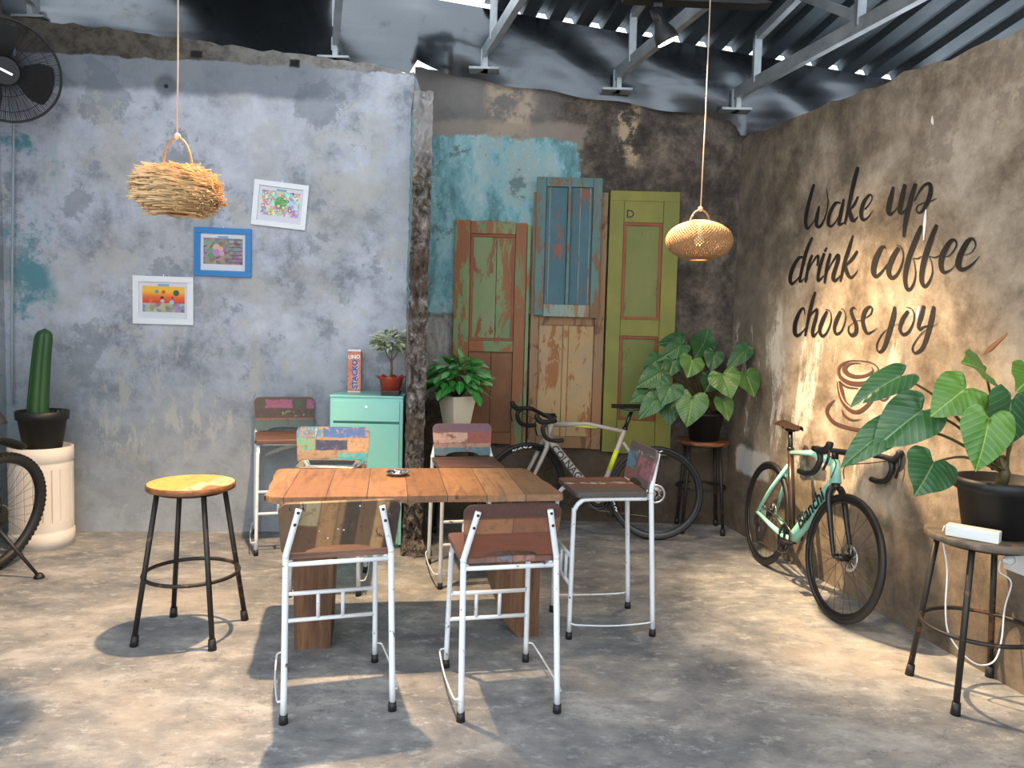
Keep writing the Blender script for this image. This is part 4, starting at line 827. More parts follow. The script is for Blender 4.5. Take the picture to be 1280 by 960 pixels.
p1 = pendant(tuple(at(222, 239, 3.3)), 'hanging lamp shade of bundled straw-coloured sticks before the blue-grey wall', .222, .062, .085)
def sticks():
    r = random.Random(8); mb = MB()
    for i in range(900):
        zt = r.uniform(-1, 1); R = .160 * math.sqrt(max(.12, 1 - (zt * .93) ** 2)) * r.uniform(.88, 1.04); a = r.uniform(0, 2 * PI); c = V(R * math.cos(a), R * math.sin(a), zt * .095)
        t = V(-math.sin(a), math.cos(a), r.uniform(-.14, .14)); L = r.uniform(.07, .13); mb.tube([c - t * L, c + t * L * .9 + V(0, 0, r.uniform(-.004, .004))], [r.uniform(.0022, .0038), .0014], 4, smooth=False)
    return mb
sticks().build('stick_shade', M_STICK, p1)
MB().lathe([(.03, .09), (.09, .082), (.13, .05), (.142, 0), (.13, -.05), (.09, -.082), (.05, -.09)], n=24).build('inner_basket', M_STICK, p1)
p2 = pendant(tuple(at(874, 301, 4.3)), 'round woven rattan hanging lamp shade glowing warm before the olive door', .168, .055, .085)
def weave():
    mb = MB(); A, B = .180, .108; n = 60
    for s in (-1, 1):
        for k in range(n):
            a0 = 2 * PI * k / n; P = []
            for i in range(19):
                t = -1.25 + 2.5 * i / 18; a = a0 + s * (.75 * math.sin(t * .9)); w = 1 + .006 * (1 if (i + k) % 2 else -1); P.append((A * math.cos(t) * math.cos(a) * w, A * math.cos(t) * math.sin(a) * w, B * math.sin(t) * w))
            mb.tube(P, .0036, 4, smooth=True)
    for t in (-1.25, 1.25): mb.ring((0, 0, B * math.sin(t)), A * math.cos(t), .006, n=28)
    return mb
weave().build('woven_shade', M_RATTAN, p2)
MB().sphere((0, 0, .0), .028).tube([(0, 0, .02), (0, 0, .10)], .012, 8).build('glow_bulb', M_BULB, p2)  # unseen bulb, added for the warm glow
light('pendant_glow_fill', 'POINT', tuple(p2.location + V(0, 0, -.035)), (0, 0, 0), 1.2, (1, .62, .32), .03)  # added point light that makes the woven shade glow warm

# ------------------------------------------------------------ spotlight and dark rail
rl = tag(MB().prism([V(.56, 4.37, 3.338), V(1.28, 4.37, 3.325), V(1.38, 4.37, 3.335), V(1.30, 4.37, 3.36), V(.56, 4.37, 3.385)], (0, .09, 0)).build('lamp_rail', M_BLKPLAST), 'dark pointed lamp rail under the roof at the top edge of the view', 'rail')
sp = thing('spotlight', 'black adjustable spotlight hanging from the dark rail, its lens lit', 'spotlight', (.755, 4.415, 3.265))
ax = V(.45, .11, -.88).normalized()
MB().tube([(0, 0, .07), (0, 0, .02)], .012, 8).box((0, 0, .055), (.05, .03, .026)).build('stem', M_BLKPLAST, sp)
MB().tube([(-.0, -.03, .02), (.0, -.03, -.04)], .006, 6).tube([(0, .03, .02), (0, .03, -.04)], .006, 6).tube([(0, -.034, .02), (0, .034, .02)], .007, 6).build('yoke', M_BLKPLAST, sp)
MB().lathe([(0, -.04), (.028, -.04), (.032, .03), (.034, .05), (.060, .10), (.066, .135), (.066, .15), (.060, .15), (.055, .12), (.03, .09), (0, .09)], n=28, axis=ax).build('head', M_BLKPLAST, sp)
M_LENS = G('lit_lens'); M_LENS.b.inputs['Emission Color'].default_value = (1, .86, .74, 1); M_LENS.b.inputs['Emission Strength'].default_value = 14; M_LENS = M_LENS.done((.9, .9, .9), .3)
MB().disc(ax * .152, .057, .004, ax, 28).build('lens', M_LENS, sp)

# ------------------------------------------------------------ wall lettering and cup
M_INK = plain('black_wall_paint', K(24, 20, 19), .6, var=.25); M_BRNINK = plain('brown_wall_paint', K(78, 50, 40), .7, var=.3, scale=60)
def strokes(mb, ox, oy, sc, lst, lift=.004):
    for st in lst:
        P = smoothpts([(ox + x / sc, oy + y / sc, w / sc) for x, y, w in st], 7); q = []
        for i, (x, y, w) in enumerate(P):
            a = P[max(i - 1, 0)]; b = P[min(i + 1, len(P) - 1)]; dx, dy = b[0] - a[0], b[1] - a[1]; l = math.hypot(dx, dy) or 1; nx, ny = -dy / l * max(w, .4) / 2 * .92, dx / l * max(w, .4) / 2 * .92
            q.append((on(x + nx, y + ny, RP, RN), on(x - nx, y - ny, RP, RN)))
        for end, s in ((0, -1), (-1, 1)):      # round caps
            x, y, w = P[end]; a = P[1 if end == 0 else -2]; dx, dy = x - a[0], y - a[1]; l = math.hypot(dx, dy) or 1; w = max(w, .4) * .92
            c = [on(x + (dx / l * math.sin(t) - dy / l * math.cos(t)) * w / 2, y + (dy / l * math.sin(t) + dx / l * math.cos(t)) * w / 2, RP, RN) for t in [PI * k / 8 for k in range(9)]]
            mb.poly([p + RNI * (lift + .0002) for p in c], [tuple(range(9))])
        n = len(q); V_ = [p + RNI * lift for ab in q for p in ab]
        mb.poly(V_, [(2 * i, 2 * i + 1, 2 * i + 3, 2 * i + 2) for i in range(n - 1)])
    return mb
RNI = RN if RN.x < 0 else -RN
words_ = {
 'wake_lettering': (1000, 200, 9.6, [[(172, 300, 30), (120, 480, 45), (75, 700, 45), (88, 820, 35), (130, 790, 15), (185, 715, 10)], [(235, 560, 22), (210, 680, 50), (205, 780, 45), (240, 800, 40), (290, 730, 22), (330, 600, 16), (342, 480, 14), (322, 345, 9)],
   [(490, 515, 20), (430, 520, 40), (365, 640, 45), (345, 760, 45), (380, 795, 30), (440, 730, 15), (500, 610, 10)], [(530, 480, 30), (500, 620, 50), (475, 770, 40), (530, 750, 12)], [(697, 100, 45), (650, 280, 55), (590, 560, 45), (545, 760, 28)], [(700, 440, 20), (660, 530, 35), (600, 600, 25)], [(605, 600, 30), (620, 690, 60), (650, 730, 40), (700, 680, 12)],
   [(785, 590, 18), (850, 510, 14), (872, 440, 14), (838, 420, 30), (770, 510, 50), (740, 640, 50), (760, 715, 42), (820, 690, 20), (880, 605, 6)]]),
 'up_lettering': (1090, 200, 9.6, [[(262, 335, 40), (225, 480, 65), (205, 600, 65), (220, 650, 45), (270, 620, 18), (312, 570, 10)], [(400, 310, 50), (360, 480, 65), (340, 610, 55), (370, 635, 35), (430, 570, 14)], [(525, 300, 50), (470, 480, 65), (410, 730, 60), (388, 910, 35)],
   [(515, 490, 10), (580, 370, 25), (640, 300, 35), (700, 290, 50), (712, 370, 60), (680, 490, 60), (620, 600, 45), (570, 635, 25), (540, 600, 18), (560, 545, 15), (640, 510, 10), (720, 490, 14), (785, 458, 8)]]),
 'drink_lettering': (980, 280, 9.6, [[(235, 400, 25), (180, 410, 40), (110, 530, 50), (80, 650, 50), (95, 715, 40), (150, 680, 20), (215, 600, 12)], [(340, 170, 32), (280, 310, 45), (230, 500, 42), (195, 690, 30), (250, 650, 10)], [(340, 380, 30), (300, 500, 40), (265, 690, 30)], [(300, 560, 12), (360, 440, 20), (412, 378, 28), (415, 430, 32), (405, 495, 22)],
   [(485, 360, 35), (440, 500, 45), (415, 620, 40), (420, 680, 35), (480, 620, 12)], [(515, 290, 26), (500, 322, 28)], [(560, 365, 35), (525, 500, 45), (492, 700, 28)], [(520, 580, 12), (590, 450, 20), (652, 372, 40), (655, 430, 48), (610, 570, 50), (595, 650, 50), (620, 680, 35), (680, 620, 12)],
   [(832, 140, 20), (790, 280, 45), (730, 470, 45), (683, 680, 25)], [(880, 330, 30), (830, 410, 40), (745, 500, 25)], [(745, 500, 30), (760, 580, 50), (800, 640, 40), (850, 610, 20), (895, 545, 5)]]),
 'coffee_lettering': (1080, 270, 8, [[(220, 325, 8), (208, 302, 20), (170, 330, 45), (115, 450, 60), (100, 560, 55), (125, 605, 35), (180, 560, 25), (240, 480, 12)], [(345, 325, 40), (290, 420, 55), (250, 540, 50), (275, 615, 45), (330, 590, 30), (380, 490, 18), (398, 390, 12), (375, 310, 10), (330, 288, 6)],
   [(575, 110, 40), (530, 220, 55), (450, 430, 55), (415, 620, 45), (440, 735, 35), (490, 700, 25), (520, 590, 14), (510, 470, 8), (495, 425, 8), (540, 425, 12), (585, 400, 8)], [(728, 100, 40), (680, 220, 55), (610, 430, 60), (580, 620, 50), (610, 705, 35), (660, 650, 25), (690, 560, 14), (680, 460, 8), (660, 405, 8), (710, 415, 14), (760, 395, 10)],
   [(800, 400, 8), (860, 395, 12), (930, 300, 18), (915, 242, 25), (870, 255, 45), (800, 370, 65), (775, 480, 55), (800, 560, 40), (870, 540, 14), (930, 480, 8)], [(1010, 390, 6), (1080, 365, 10), (1122, 290, 14), (1095, 228, 30), (1040, 260, 55), (970, 390, 65), (950, 490, 65), (990, 535, 45), (1080, 490, 25), (1162, 405, 5)]]),
 'choose_lettering': (980, 360, 9.846, [[(262, 325, 8), (248, 248, 25), (200, 290, 40), (145, 430, 55), (140, 550, 55), (175, 585, 40), (240, 530, 18), (285, 465, 8)], [(388, 55, 28), (345, 200, 50), (300, 400, 40), (268, 580, 28)], [(320, 350, 14), (370, 290, 25), (412, 262, 30), (400, 360, 45), (360, 510, 45), (365, 590, 40), (410, 550, 14), (440, 500, 8)],
   [(530, 295, 35), (480, 400, 55), (445, 520, 45), (475, 590, 40), (530, 550, 25), (580, 430, 18), (585, 330, 12), (560, 275, 12), (515, 262, 8)], [(695, 300, 45), (650, 400, 55), (625, 500, 40), (650, 565, 35), (710, 530, 25), (755, 420, 14), (762, 330, 10), (740, 270, 10), (705, 252, 8)],
   [(890, 258, 10), (865, 238, 20), (832, 270, 35), (850, 350, 45), (892, 450, 50), (888, 550, 50), (840, 580, 45), (802, 540, 25), (802, 480, 14), (840, 440, 8), (900, 405, 8), (955, 395, 8)], [(1010, 370, 10), (1070, 320, 16), (1092, 252, 20), (1055, 230, 32), (1000, 290, 55), (975, 400, 50), (1000, 510, 50), (1035, 555, 35), (1090, 535, 18), (1155, 488, 5)]]),
 'joy_lettering': (1080, 360, 10.667, [[(415, 260, 40), (400, 370, 70), (350, 560, 70), (280, 780, 55), (220, 850, 35), (180, 820, 22), (185, 730, 18), (250, 610, 16), (330, 545, 10), (455, 475, 8)], [(585, 320, 50), (520, 420, 60), (485, 540, 45), (530, 620, 45), (610, 570, 35), (665, 450, 20), (675, 350, 15), (640, 275, 12), (575, 255, 8)],
   [(800, 250, 50), (770, 380, 60), (735, 490, 50), (750, 550, 40), (800, 520, 30), (870, 500, 20)], [(935, 260, 50), (910, 400, 70), (860, 600, 65), (790, 790, 55), (700, 865, 35), (655, 830, 28), (670, 750, 18), (760, 620, 16), (830, 560, 12), (985, 475, 8)]])}
wl = thing('wall_lettering', 'black brush lettering on the brown wall reading Wake up drink coffee choose joy', 'lettering', (0, 0, 0))
for nm, (ox, oy, sc, lst) in words_.items(): strokes(MB(), ox, oy, sc, lst).build(nm, M_INK, wl, norm=False)
cup = strokes(MB(), 1020, 430, 8, [[(440, 165, 8), (330, 170, 14), (250, 215, 25), (232, 285, 30), (270, 350, 42), (360, 392, 48), (480, 395, 50), (580, 350, 30), (628, 280, 20), (610, 220, 15), (540, 180, 12), (440, 165, 8)],
  [(450, 190, 6), (350, 195, 22), (292, 240, 55), (320, 295, 50), (400, 325, 38), (500, 315, 30), (572, 270, 20), (560, 230, 6)], [(215, 370, 5), (225, 460, 12), (260, 570, 22), (330, 650, 35), (410, 680, 40), (490, 640, 42), (560, 560, 38), (590, 480, 30), (600, 420, 20)],
  [(245, 380, 25), (265, 470, 38), (300, 570, 15), (370, 630, 4)], [(240, 380, 20), (320, 430, 20), (430, 443, 8)], [(195, 555, 5), (132, 620, 35), (117, 690, 38), (180, 780, 42), (300, 830, 38), (460, 858, 34), (620, 830, 28), (740, 760, 18)], [(268, 660, 8), (290, 715, 25), (370, 760, 18), (465, 748, 4)], [(620, 540, 10), (690, 560, 20), (745, 500, 14), (750, 420, 12), (690, 400, 8)]]).build('cup_drawing', M_BRNINK, norm=False)
tag(cup, 'brown painted drawing of a coffee cup and saucer below the wall lettering', 'wall drawing')
# a healed crack with white filler
tag(strokes(MB(), 0, 0, 1, [[(1158, 262, 1.5), (1156.5, 278, 4), (1155, 300, 1.2)], [(1149, 384, 2.5), (1147.5, 392, 3.5), (1146.5, 399, 1)], [(1166, 145, 1), (1166, 152, 4), (1167, 156, 1)]], .003).build('filler_mark', plain('white_filler', K(236, 232, 226), .8), norm=False), 'white filler streaks in the brown wall beside the lettering', 'wall mark')

# ------------------------------------------------------------ outlet, plug, adapter and cable
ob = on(1277, 700, RP, RN); ol = thing('wall_outlet', 'white surface wall socket behind the stool at the right edge', 'outlet', tuple(ob))
m_ = frame((0, 0, 0), RD, (0, 0, 1)); MB().box((.03, 0, .022), (.16, .10, .042), bev=.004).build('socket_box', M_WHITEP, ol, mat=m_)
for q in (-.005,): MB().lathe([(0, .042), (.024, .042), (.026, .046), (.022, .046), (.02, .043)], (q, 0, 0), n=20).build('socket_rim', M_WHITEP, ol, mat=m_)
PLW = RNI * .06
plg = thing('power_plug', 'white plug pushed into the wall socket with its cable hanging', 'plug', tuple(ob + RD * -.005 + RNI * .043))
MB().lathe([(0, 0), (.019, 0), (.019, .02), (.011, .035), (.009, .045), (0, .045)], n=16).build('plug_body', M_WHITEP, plg, mat=m_)
ad = thing('power_adapter', 'small white rectangular power adapter lying on the right-edge stool', 'adapter', (1.890, 3.075, .7005), math.radians(-42))
MB().box((0, 0, .024), (.19, .058, .046), bev=.004).build('casing', plain('ivory_plastic', K(214, 220, 214), .4, var=.03), ad); MB().box((0, -.0295, .024), (.10, .0015, .024)).build('side_label', M_MAT, ad)
pc = [at(1181, 657, 3.19), at(1178, 672, 3.20), at(1184, 712, 3.22), at(1182, 760, 3.22), at(1186, 792, 3.22), at(1204, 818, 3.2), at(1224, 831, 3.2), at(1243, 826, 3.22), at(1252, 800, 3.24), at(1256, 760, 3.25), at(1264, 728, 3.2)]
pe = ob + RNI * .10 - RD * .005 - V(0, 0, .0)
pts = [tuple(p) for p in pc] + [tuple(pe - V(0, 0, .05)), tuple(pe)]
tag(MB().tube(smoothpts(pts, 6), .0035, 6).build('power_cable', M_WHITEP), 'white cable looping down from the adapter to the wall socket', 'cable')

# ------------------------------------------------------------ bicycles
def wheel(root, name, r, tyre_w, Mx, rimm, deco=None, knob=False, rimh=.045, disc=True, nsp=24):
    w = MB().lathe([(r - tyre_w * .62, -.008), (r - rimh, -.008), (r - rimh - .008, 0), (r - rimh, .008), (r - tyre_w * .62, .008)], axis=V(0, 1, 0), n=64).build(name, rimm, root, mat=Mx)
    t = MB().ring((0, 0, 0), r - tyre_w / 2, tyre_w / 2, (0, 1, 0), 72, 10)
    if knob:
        for k in range(72):
            a = 2 * PI * k / 72
            for yy in (-.6, -.15, .3, .62):
                rr = r - tyre_w / 2 + math.sqrt(max(0, 1 - yy * yy)) * tyre_w / 2; aa = a + (.04 if yy in (-.15, .62) else 0)
                t.box((rr * math.cos(aa), yy * tyre_w / 2, rr * math.sin(aa)), (.012, .013, .015), (0, -aa, 0))
    t.build('tyre', M_BLACK, w)
    sp = MB()
    for k in range(nsp):
        a = 2 * PI * k / nsp; s = 1 if k % 2 else -1; b = a + (.9 if k % 4 < 2 else -.9)
        sp.tube([(.02 * math.cos(b), s * .028, .02 * math.sin(b)), ((r - rimh) * math.cos(a), 0, (r - rimh) * math.sin(a))], .0011, 4)
    sp.build('spokes', M_SPOKE, w)
    MB().tube([(0, -.055, 0), (0, .055, 0)], .009, 10).tube([(0, -.032, 0), (0, .032, 0)], .02, 14).build('hub', M_BLKGLOSS, w)
    if disc:
        d = MB(); d.lathe([(.054, .036), (.072, .036), (.072, .038), (.054, .038), (.054, .036)], axis=V(0, 1, 0), n=40)
        for k in range(6): a = 2 * PI * k / 6; d.tube([(.018 * math.cos(a), .037, .018 * math.sin(a)), (.06 * math.cos(a + .5), .037, .06 * math.sin(a + .5))], .003, 4)
        d.build('brake_disc', M_ALU, w)
    if deco:
        for a0, a1 in deco:
            dm = MB()
            for s in (-1, 1):
                P = []; n = 14
                for i in range(n + 1):
                    a = a0 + (a1 - a0) * i / n; k = .5 + .5 * math.sin(i * 2.4)
                    for q in (.006 + .012 * k, .012 + .02 * k): rr = r - rimh + q - .006; P.append(V(rr * math.cos(a), s * .0088, rr * math.sin(a)))
                dm.poly(P, [(2 * i, 2 * i + 1, 2 * i + 3, 2 * i + 2) for i in range(n) if i % 4 != 3])
            dm.build('rim_marking', M_WHITEP, w, norm=False)
    return w
M_SPOKE = plain('black_spokes', (.05, .05, .05), .3, .6); M_CARBON = plain('black_rim', (.015, .015, .016), .3)
def rotax(p, d, ang): return Matrix.Translation(Vector(p)) @ Matrix.Rotation(ang, 4, Vector(d).normalized()) @ Matrix.Translation(-Vector(p))
def roadbike(name, label, loc, heading, lean, steer, fm, fm2, r=.34, wb=.99, brand='', bm=None, bsize=.085, saddle_z=.97, deco=None, side=1, tube=1.0, seat_sticker=None, crank=.6, sad=None, fork2=None, seattube=None, bbside=-1):
    """local +x forward, origin on the floor under the rear hub"""
    o = thing(name, label, 'bicycle', loc, rot=None); o.rotation_mode = 'XYZ'; o.matrix_world = Matrix.Translation(Vector(loc)) @ Matrix.Rotation(heading, 4, 'Z') @ Matrix.Rotation(lean, 4, 'X')
    RH = V(0, 0, r); FH = V(wb, 0, r); BB = V(.41, 0, .275); ST = V(.235, 0, .80); HT = V(wb - .205, 0, .83); HB = V(wb - .165, 0, .705); T = tube
    sa = (HT - HB).normalized(); Sx = rotax(HB, sa, steer)
    mb = MB()
    mb.tube(smoothpts([tuple(HB + V(-.005, 0, .015)), tuple(HB.lerp(BB, .5)), tuple(BB)], 4), [.026 * T, .028 * T, .03 * T, .031 * T, .031 * T, .032 * T, .032 * T, .032 * T, .032 * T], 12, flat=.85)
    mb.tube([tuple(HT + V(-.01, 0, -.02)), tuple(HT.lerp(ST, .5) + V(0, 0, .008)), tuple(ST + V(.01, 0, -.02))], [.023 * T, .018 * T, .015 * T], 12, flat=.8)
    (MB().tube([tuple(BB), tuple(ST)], [.02 * T, .0165 * T], 12).build('seat_tube', seattube, o) if seattube else mb.tube([tuple(BB), tuple(ST)], [.02 * T, .0165 * T], 12)); mb.tube([tuple(HB), tuple(HT)], [.027 * T, .022 * T], 14); mb.tube([(BB.x, -.042, BB.z), (BB.x, .042, BB.z)], .025, 16)
    for s in (-1, 1):
        mb.tube([tuple(BB + V(-.02, s * .03, 0)), (.2, s * .045, .30), (0, s * .062, r)], [.017 * T, .014 * T, .010 * T], 8)
        mb.tube([tuple(ST + V(.008, s * .006, -.10)), (.11, s * .04, r + (ST.z - .1 - r) * .5), (0, s * .062, r)], [.012 * T, .011 * T, .010 * T], 8)
    fr = mb.build('frame', fm, o)
    if brand:
        d = (BB - HB).normalized(); mid = HB.lerp(BB, .44)
        for s in (-1, 1):
            # readable from each side
            x = (d if s == side_left else -d); y = V(0, 0, 1) if True else 0; n = V(0, s, 0); yv = n.cross(x); pos = mid + V(0, s * .0275 * T, 0)
            text('brand_lettering', brand, bsize, bm, fr, frame(pos + n * .001, x, yv), bold=.0012, extrude=.002)
    if seat_sticker: MB().tube([tuple(BB.lerp(ST, .42)), tuple(BB.lerp(ST, .70))], .0185 * T + .001, 12).build('seat_tube_sticker', seat_sticker, fr); MB().tube([tuple(HT.lerp(ST, .1) + V(0, 0, -.018)), tuple(HT.lerp(ST, .62) + V(0, 0, -.010))], .008, 8).build('top_tube_stripe', seat_sticker, fr)
    f = MB()
    f.tube([tuple(HB + V(0, 0, .0)), tuple(HB - sa * .03)], .024, 12)
    for s in (-1, 1): f.tube(smoothpts([tuple(HB - sa * .02 + V(0, s * .02, 0)), tuple(HB - sa * .07 + V(.0, s * .045, 0)), tuple(HB.lerp(FH, .6) + V(-.008, s * .05, 0)), tuple(FH + V(0, s * .054, 0))], 4), [.019, .019, .019, .019, .018, .017, .016, .015, .014, .013, .012, .011, .010], 10)
    f.build('fork', fork2 or fm2, o, mat=Sx)
    wheel(o, 'front_wheel', r, .030, Sx @ Matrix.Translation(FH), M_CARBON, deco); wheel(o, 'rear_wheel', r, .030, Matrix.Translation(RH), M_CARBON, deco)
    # cockpit
    st = HT + sa * .05; MB().tube([tuple(HT), tuple(st)], .019, 12).tube([tuple(st), tuple(st + V(.10, 0, .008))], .016, 10).build('stem', M_BLKPLAST, o, mat=Sx)
    B0 = st + V(.10, 0, .008); hb = MB(); hb.tube([tuple(B0 + V(0, -.20, .004)), tuple(B0 + V(0, .20, .004))], .0135, 10)
    for s in (-1, 1):
        P = [B0 + V(0, s * .17, .004), B0 + V(.02, s * .205, .004), B0 + V(.075, s * .21, .0), B0 + V(.105, s * .212, -.045), B0 + V(.075, s * .216, -.11), B0 + V(.01, s * .218, -.135), B0 + V(-.06, s * .22, -.135)]
        hb.tube(smoothpts([tuple(p) for p in P], 5), .0155, 10)
    bars = hb.build('handlebar', M_BLACK, o, mat=Sx)
    for s in (-1, 1):
        hd = MB().tube(smoothpts([tuple(B0 + V(.06, s * .21, .002)), tuple(B0 + V(.115, s * .208, .006)), tuple(B0 + V(.15, s * .205, .035)), tuple(B0 + V(.155, s * .205, .062))], 4), [.016, .018, .019, .02, .02, .02, .02, .02, .019, .019, .019, .018, .013], 10).build('brake_hood', M_BLACK, bars)
        MB().tube(smoothpts([tuple(B0 + V(.155, s * .205, .03)), tuple(B0 + V(.165, s * .207, -.02)), tuple(B0 + V(.145, s * .212, -.09))], 4), .007, 8, flat=.6).build('brake_lever', M_BLKGLOSS, bars)
        MB().tube(smoothpts([tuple(B0 + V(.10, s * .2, .0)), tuple(B0 + V(.07, s * .12, -.03)), tuple(HT + V(.06, s * .03, -.02)), tuple(HB + V(.01, s * .04, .03))], 5), .0028, 5).build('brake_cable', M_BLACK, bars)
    # saddle
    u = (ST - BB).normalized(); tp = BB + u * ((saddle_z - .045 - BB.z) / u.z); MB().tube([tuple(ST - u * .02), tuple(tp)], .0145, 12).tube([tuple(ST - u * .006), tuple(ST + u * .012)], .021, 12).build('seat_post', M_BLKGLOSS, o)
    def sd(u_, v_):
        x = -.12 + .27 * u_; hw = (.070 * (1 - max(0, (u_ - .22) / .78) ** .75 * .78)) * (min(1, u_ / .10 + .35)) ; a = (v_ - .5) * 2; y = hw * a
        return V(tp.x + .0 + x, y, saddle_z - .006 - .030 * abs(a) ** 2.4 + .010 * (1 - u_) ** 2)
    sm = grid(sd, 16, 10); bmesh.ops.solidify(sm.b, geom=sm.b.faces[:], thickness=.010); s_ = sm.build('saddle', sad or M_BLACK, o)
    rl_ = MB()
    for s in (-1, 1): rl_.tube(smoothpts([(tp.x - .09, s * .035, saddle_z - .025), (tp.x - .04, s * .022, saddle_z - .045), (tp.x + .05, s * .02, saddle_z - .045), (tp.x + .12, s * .008, saddle_z - .025)], 4), .0035, 6)
    rl_.box((tp.x, 0, saddle_z - .048), (.04, .045, .016)).build('saddle_rails', M_BLKGLOSS, s_)
    # drivetrain on the right hand side (local -y)
    y = -.050; c = MB().lathe([(.062, -.002), (.088, -.002), (.09, 0), (.088, .002), (.062, .002), (.062, -.002)], (BB.x, y, BB.z), axis=V(0, 1, 0), n=48)
    for k in range(46): a = 2 * PI * k / 46; c.box((BB.x + .0925 * math.cos(a), y, BB.z + .0925 * math.sin(a)), (.006, .002, .005), (0, -a, 0))
    for k in range(4): a = 2 * PI * k / 4 + crank; c.bar((BB.x, y, BB.z), (BB.x + .075 * math.cos(a), y, BB.z + .075 * math.sin(a)), .004, .016, up=(0, 1, 0))
    cr_ = c.build('chainring', M_BLKGLOSS, o)
    for s, yy in ((1, y - .014), (-1, .058)):
        e = V(BB.x + s * .17 * math.cos(crank), yy, BB.z + s * .17 * math.sin(crank)); MB().bar((BB.x, yy, BB.z), tuple(e), .014, .024, up=(0, 1, 0), bev=.004).build('crank_arm', M_BLKGLOSS, cr_); q = -1 if yy < 0 else 1
        MB().tube([tuple(e), tuple(e + V(0, q * .03, 0))], .006, 8).box(tuple(e + V(0, q * .055, 0)), (.075, .05, .016), bev=.004).build('pedal', M_BLKPLAST, cr_)
    cs = MB()
    for k, rr in enumerate((.026, .032, .039, .046, .054)): cs.lathe([(.012, -.0008), (rr, -.0008), (rr, .0008), (.012, .0008)], (0, -.046 + .005 * k, r), axis=V(0, 1, 0), n=30)
    cs.build('cassette', M_ALU, o)
    pl_ = V(.035, -.045, r - .17); pu = V(.01, -.045, r - .085)
    P = [V(BB.x, y, BB.z + .092), V(.0, -.04, r + .046), V(-.04, -.04, r + .02), V(-.04, -.042, r - .02), pu + V(.012, 0, 0), pl_ + V(-.014, 0, -.002), pl_ + V(0, 0, -.014), V(BB.x - .01, y, BB.z - .092), V(BB.x + .06, y, BB.z - .068), V(BB.x + .092, y, BB.z), V(BB.x + .065, y, BB.z + .066)]
    MB().tube([tuple(p) for p in P], .0042, 6, closed=True).build('chain', M_CHAIN, o)
    MB().disc(pu, .016, .008, (0, 1, 0), 14).disc(pl_, .016, .008, (0, 1, 0), 14).bar(tuple(pu - V(0, .008, 0)), tuple(pl_ - V(0, .008, 0)), .005, .02, up=(0, 1, 0)).bar((0, -.07, r - .02), tuple(pu - V(0, .015, 0)), .02, .026, up=(0, 1, 0), bev=.004).build('derailleur', M_BLKPLAST, o)
    return o
M_CHAIN = plain('chain_steel', (.16, .13, .1), .35, .8, var=.5, scale=200)
side_left = 1
M_GREY = plain('warm_grey_frame_paint', K(176, 168, 160), .35, .0, var=.05, scale=4); M_LIME = plain('lime_sticker', K(196, 214, 40), .4); M_CELESTE = plain('celeste_frame_paint', K(150, 214, 196), .28, var=.05, scale=4); M_CELB = plain('celeste_blue_fork_crown', K(96, 176, 196), .28)
def place_heading(a, b): d = V(*b) - V(*a); return math.atan2(d.y, d.x)
# grey bike: rear wheel right, pointing left along the alcove wall
roadbike('road_bicycle', 'warm-grey road bicycle with lime stickers leaning along the alcove under the doors', (1.06, 5.50, 0), place_heading((1.06, 5.50, 0), (.13, 5.62, 0)), math.radians(3), math.radians(34), M_GREY, M_GREY, r=.342, wb=.97, brand='COLNAGO', bm=M_BLACK, bsize=.072, saddle_z=.985, deco=((-.5, .1), (1.2, 1.7)), seat_sticker=M_LIME, crank=-2.2)
roadbike('road_bicycle', 'celeste mint road bicycle leaning against the brown lettered wall', (1.675, 5.0, 0), place_heading((1.675, 5.0, 0), (1.745, 4.05, 0)), math.radians(-4.5), math.radians(6), M_CELESTE, M_CARBON, r=.34, wb=1.0, brand='Bianchi', bm=M_BLACK, bsize=.12, saddle_z=.965, tube=1.12, crank=.1, sad=plain('brown_black_saddle', K(66, 46, 36), .5), fork2=M_CARBON, seattube=plain('brown_black_seat_tube', K(58, 40, 32), .3))
# mountain bicycle at the left edge, mostly outside the view
mtb = thing('mountain_bicycle', 'black mountain bicycle with knobbly tyre on a kickstand at the left edge', 'bicycle'); mh = math.radians(259)
mtb.matrix_world = Matrix.Translation(V(-3.035, 4.36, 0)) @ Matrix.Rotation(mh, 4, 'Z') @ Matrix.Rotation(math.radians(-11), 4, 'X')
r_ = .365; wheel(mtb, 'rear_wheel', r_, .056, Matrix.Translation(V(0, 0, r_)), M_CARBON, None, True, .05, True, 32); wheel(mtb, 'front_wheel', r_, .056, Matrix.Translation(V(1.12, 0, r_)), M_CARBON, None, True, .05, True, 32)
f = MB(); BB = (.43, 0, .32); ST = (.30, 0, .74); HT = (.88, 0, .92); HB = (.92, 0, .80)
f.tube([BB, ST], .019, 12).tube([BB, HB], .024, 12).tube([ST, HT], .02, 12).tube([HB, HT], .024, 12).tube([(BB[0], -.04, BB[2]), (BB[0], .04, BB[2])], .026, 14)
for s in (-1, 1): f.tube([(BB[0] - .02, s * .03, BB[2]), (.2, s * .06, .33), (0, s * .07, r_)], .012, 8).tube([(.31, s * .02, .70), (.1, s * .06, .5), (0, s * .07, r_)], .010, 8)
f.build('frame', M_BLKGLOSS, mtb)
f = MB().tube([HB, (.94, 0, .76)], .025, 12)
for s in (-1, 1): f.tube([(.94, s * .065, .76), (1.12, s * .07, r_)], .016, 10)
f.tube([(.94, -.065, .76), (.94, .065, .76)], .018, 8).build('fork', M_BLKGLOSS, mtb)
MB().tube([HT, (.865, 0, .98), (.93, 0, 1.0)], .016, 10).tube([(.93, -.34, 1.0), (.93, .34, 1.0)], .014, 10).tube([(.93, -.34, 1.0), (.93, -.22, 1.0)], .018, 10).tube([(.93, .22, 1.0), (.93, .34, 1.0)], .018, 10).build('handlebar', M_BLACK, mtb)
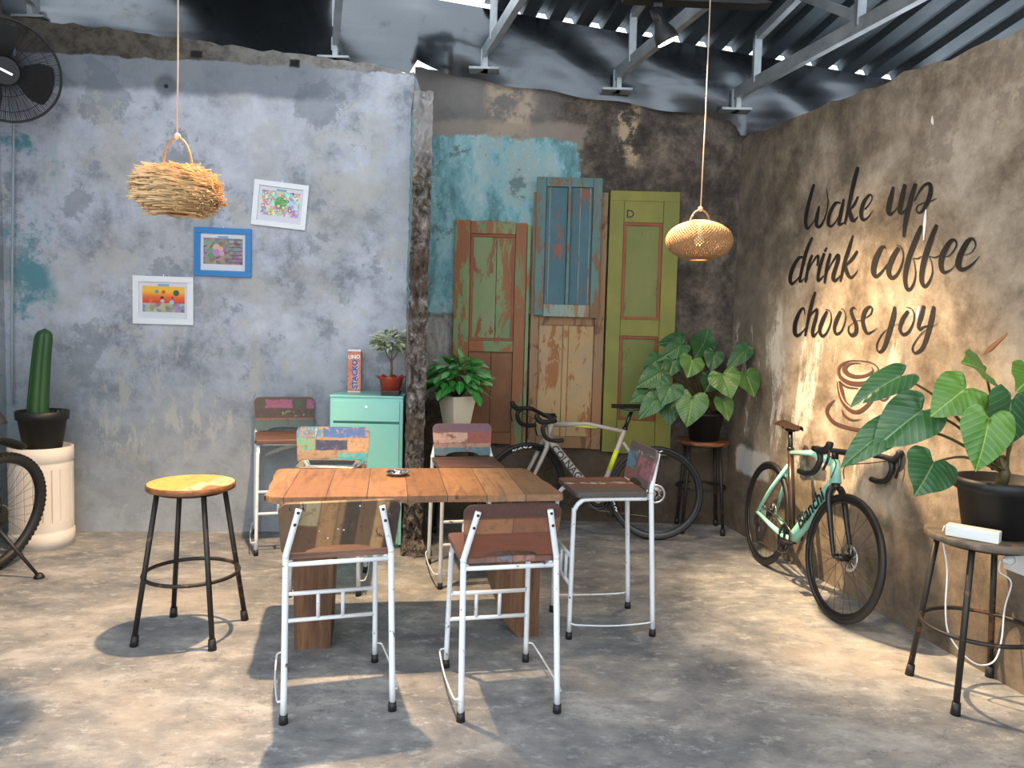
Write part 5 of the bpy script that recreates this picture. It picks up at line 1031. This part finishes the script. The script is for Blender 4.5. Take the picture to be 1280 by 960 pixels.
MB().tube([ST, (.245, 0, .93)], .015, 10).build('seat_post', M_BLKGLOSS, mtb)
def sd2(u_, v_):
    x = .06 + .27 * u_; hw = (.085 * (1 - max(0, (u_ - .2) / .8) ** .7 * .75)) * min(1, u_ / .12 + .5); a = (v_ - .5) * 2
    return V(x, hw * a, .975 - .045 * abs(a) ** 2.2 + .012 * (1 - u_))
sm = grid(sd2, 16, 10); bmesh.ops.solidify(sm.b, geom=sm.b.faces[:], thickness=.022); sm.build('saddle', plain('dark_grey_saddle', (.03, .03, .035), .4), mtb)
MB().tube(smoothpts([(.22, 0, .80), (.10, 0, .82), (-.02, 0, .80), (-.16, 0, .74)], 4), [.012, .014, .02, .026, .03, .032, .034, .035, .036, .036, .034, .030, .02], 10, flat=.3).build('mudguard', M_BLKPLAST, mtb)
MB().tube([(.05, .075, .33), (-.01, .18, .20), (-.04, .325, .075)], [.014, .011, .009], 10).lathe([(0, 0), (.03, 0), (.026, .012), (.01, .03), (0, .03)], (-.04, .33, .066), n=16).build('kickstand', M_BLKPLAST, mtb)
c = MB().lathe([(.04, -.002), (.078, -.002), (.08, 0), (.078, .002), (.04, .002), (.04, -.002)], (BB[0], -.05, BB[2]), axis=V(0, 1, 0), n=40)
c.bar((BB[0], -.062, BB[2]), (BB[0] + .12, -.062, BB[2] - .12), .014, .024, up=(0, 1, 0)).build('chainring', M_BLKGLOSS, mtb)
cs = MB()
for k, rr in enumerate((.03, .04, .05, .062, .075)): cs.lathe([(.012, -.0008), (rr, -.0008), (rr, .0008), (.012, .0008)], (0, -.05 + .005 * k, r_), axis=V(0, 1, 0), n=30)
cs.build('cassette', M_ALU, mtb)
MB().box((.03, .085, r_ + .02), (.07, .03, .05), bev=.006).build('brake_caliper', M_BLKPLAST, mtb)
MB().lathe([(0, .05), (.06, .05), (.068, .04), (.068, -.03), (.06, -.04), (0, -.04)], (0, 0, r_), axis=V(0, 1, 0), n=32).build('wheel_hub_shell', M_BLKGLOSS, mtb)
MB().prism([V(-.03, .075, r_ - .03), V(.0, .075, r_ + .05), V(.20, .07, r_ + .03), V(.44, .05, .40), V(.46, .05, .24), V(.2, .07, r_ - .10)], (0, .012, 0)).build('chain_guard', M_BLKPLAST, mtb)
for q in (.02, .05): MB().tube(smoothpts([(.30, .03, .72), (.18, .09, .62 + q), (.06, .09, .50), (.03, .085, r_ + .03)], 5), .004, 6).build('brake_hose', M_BLACK, mtb)
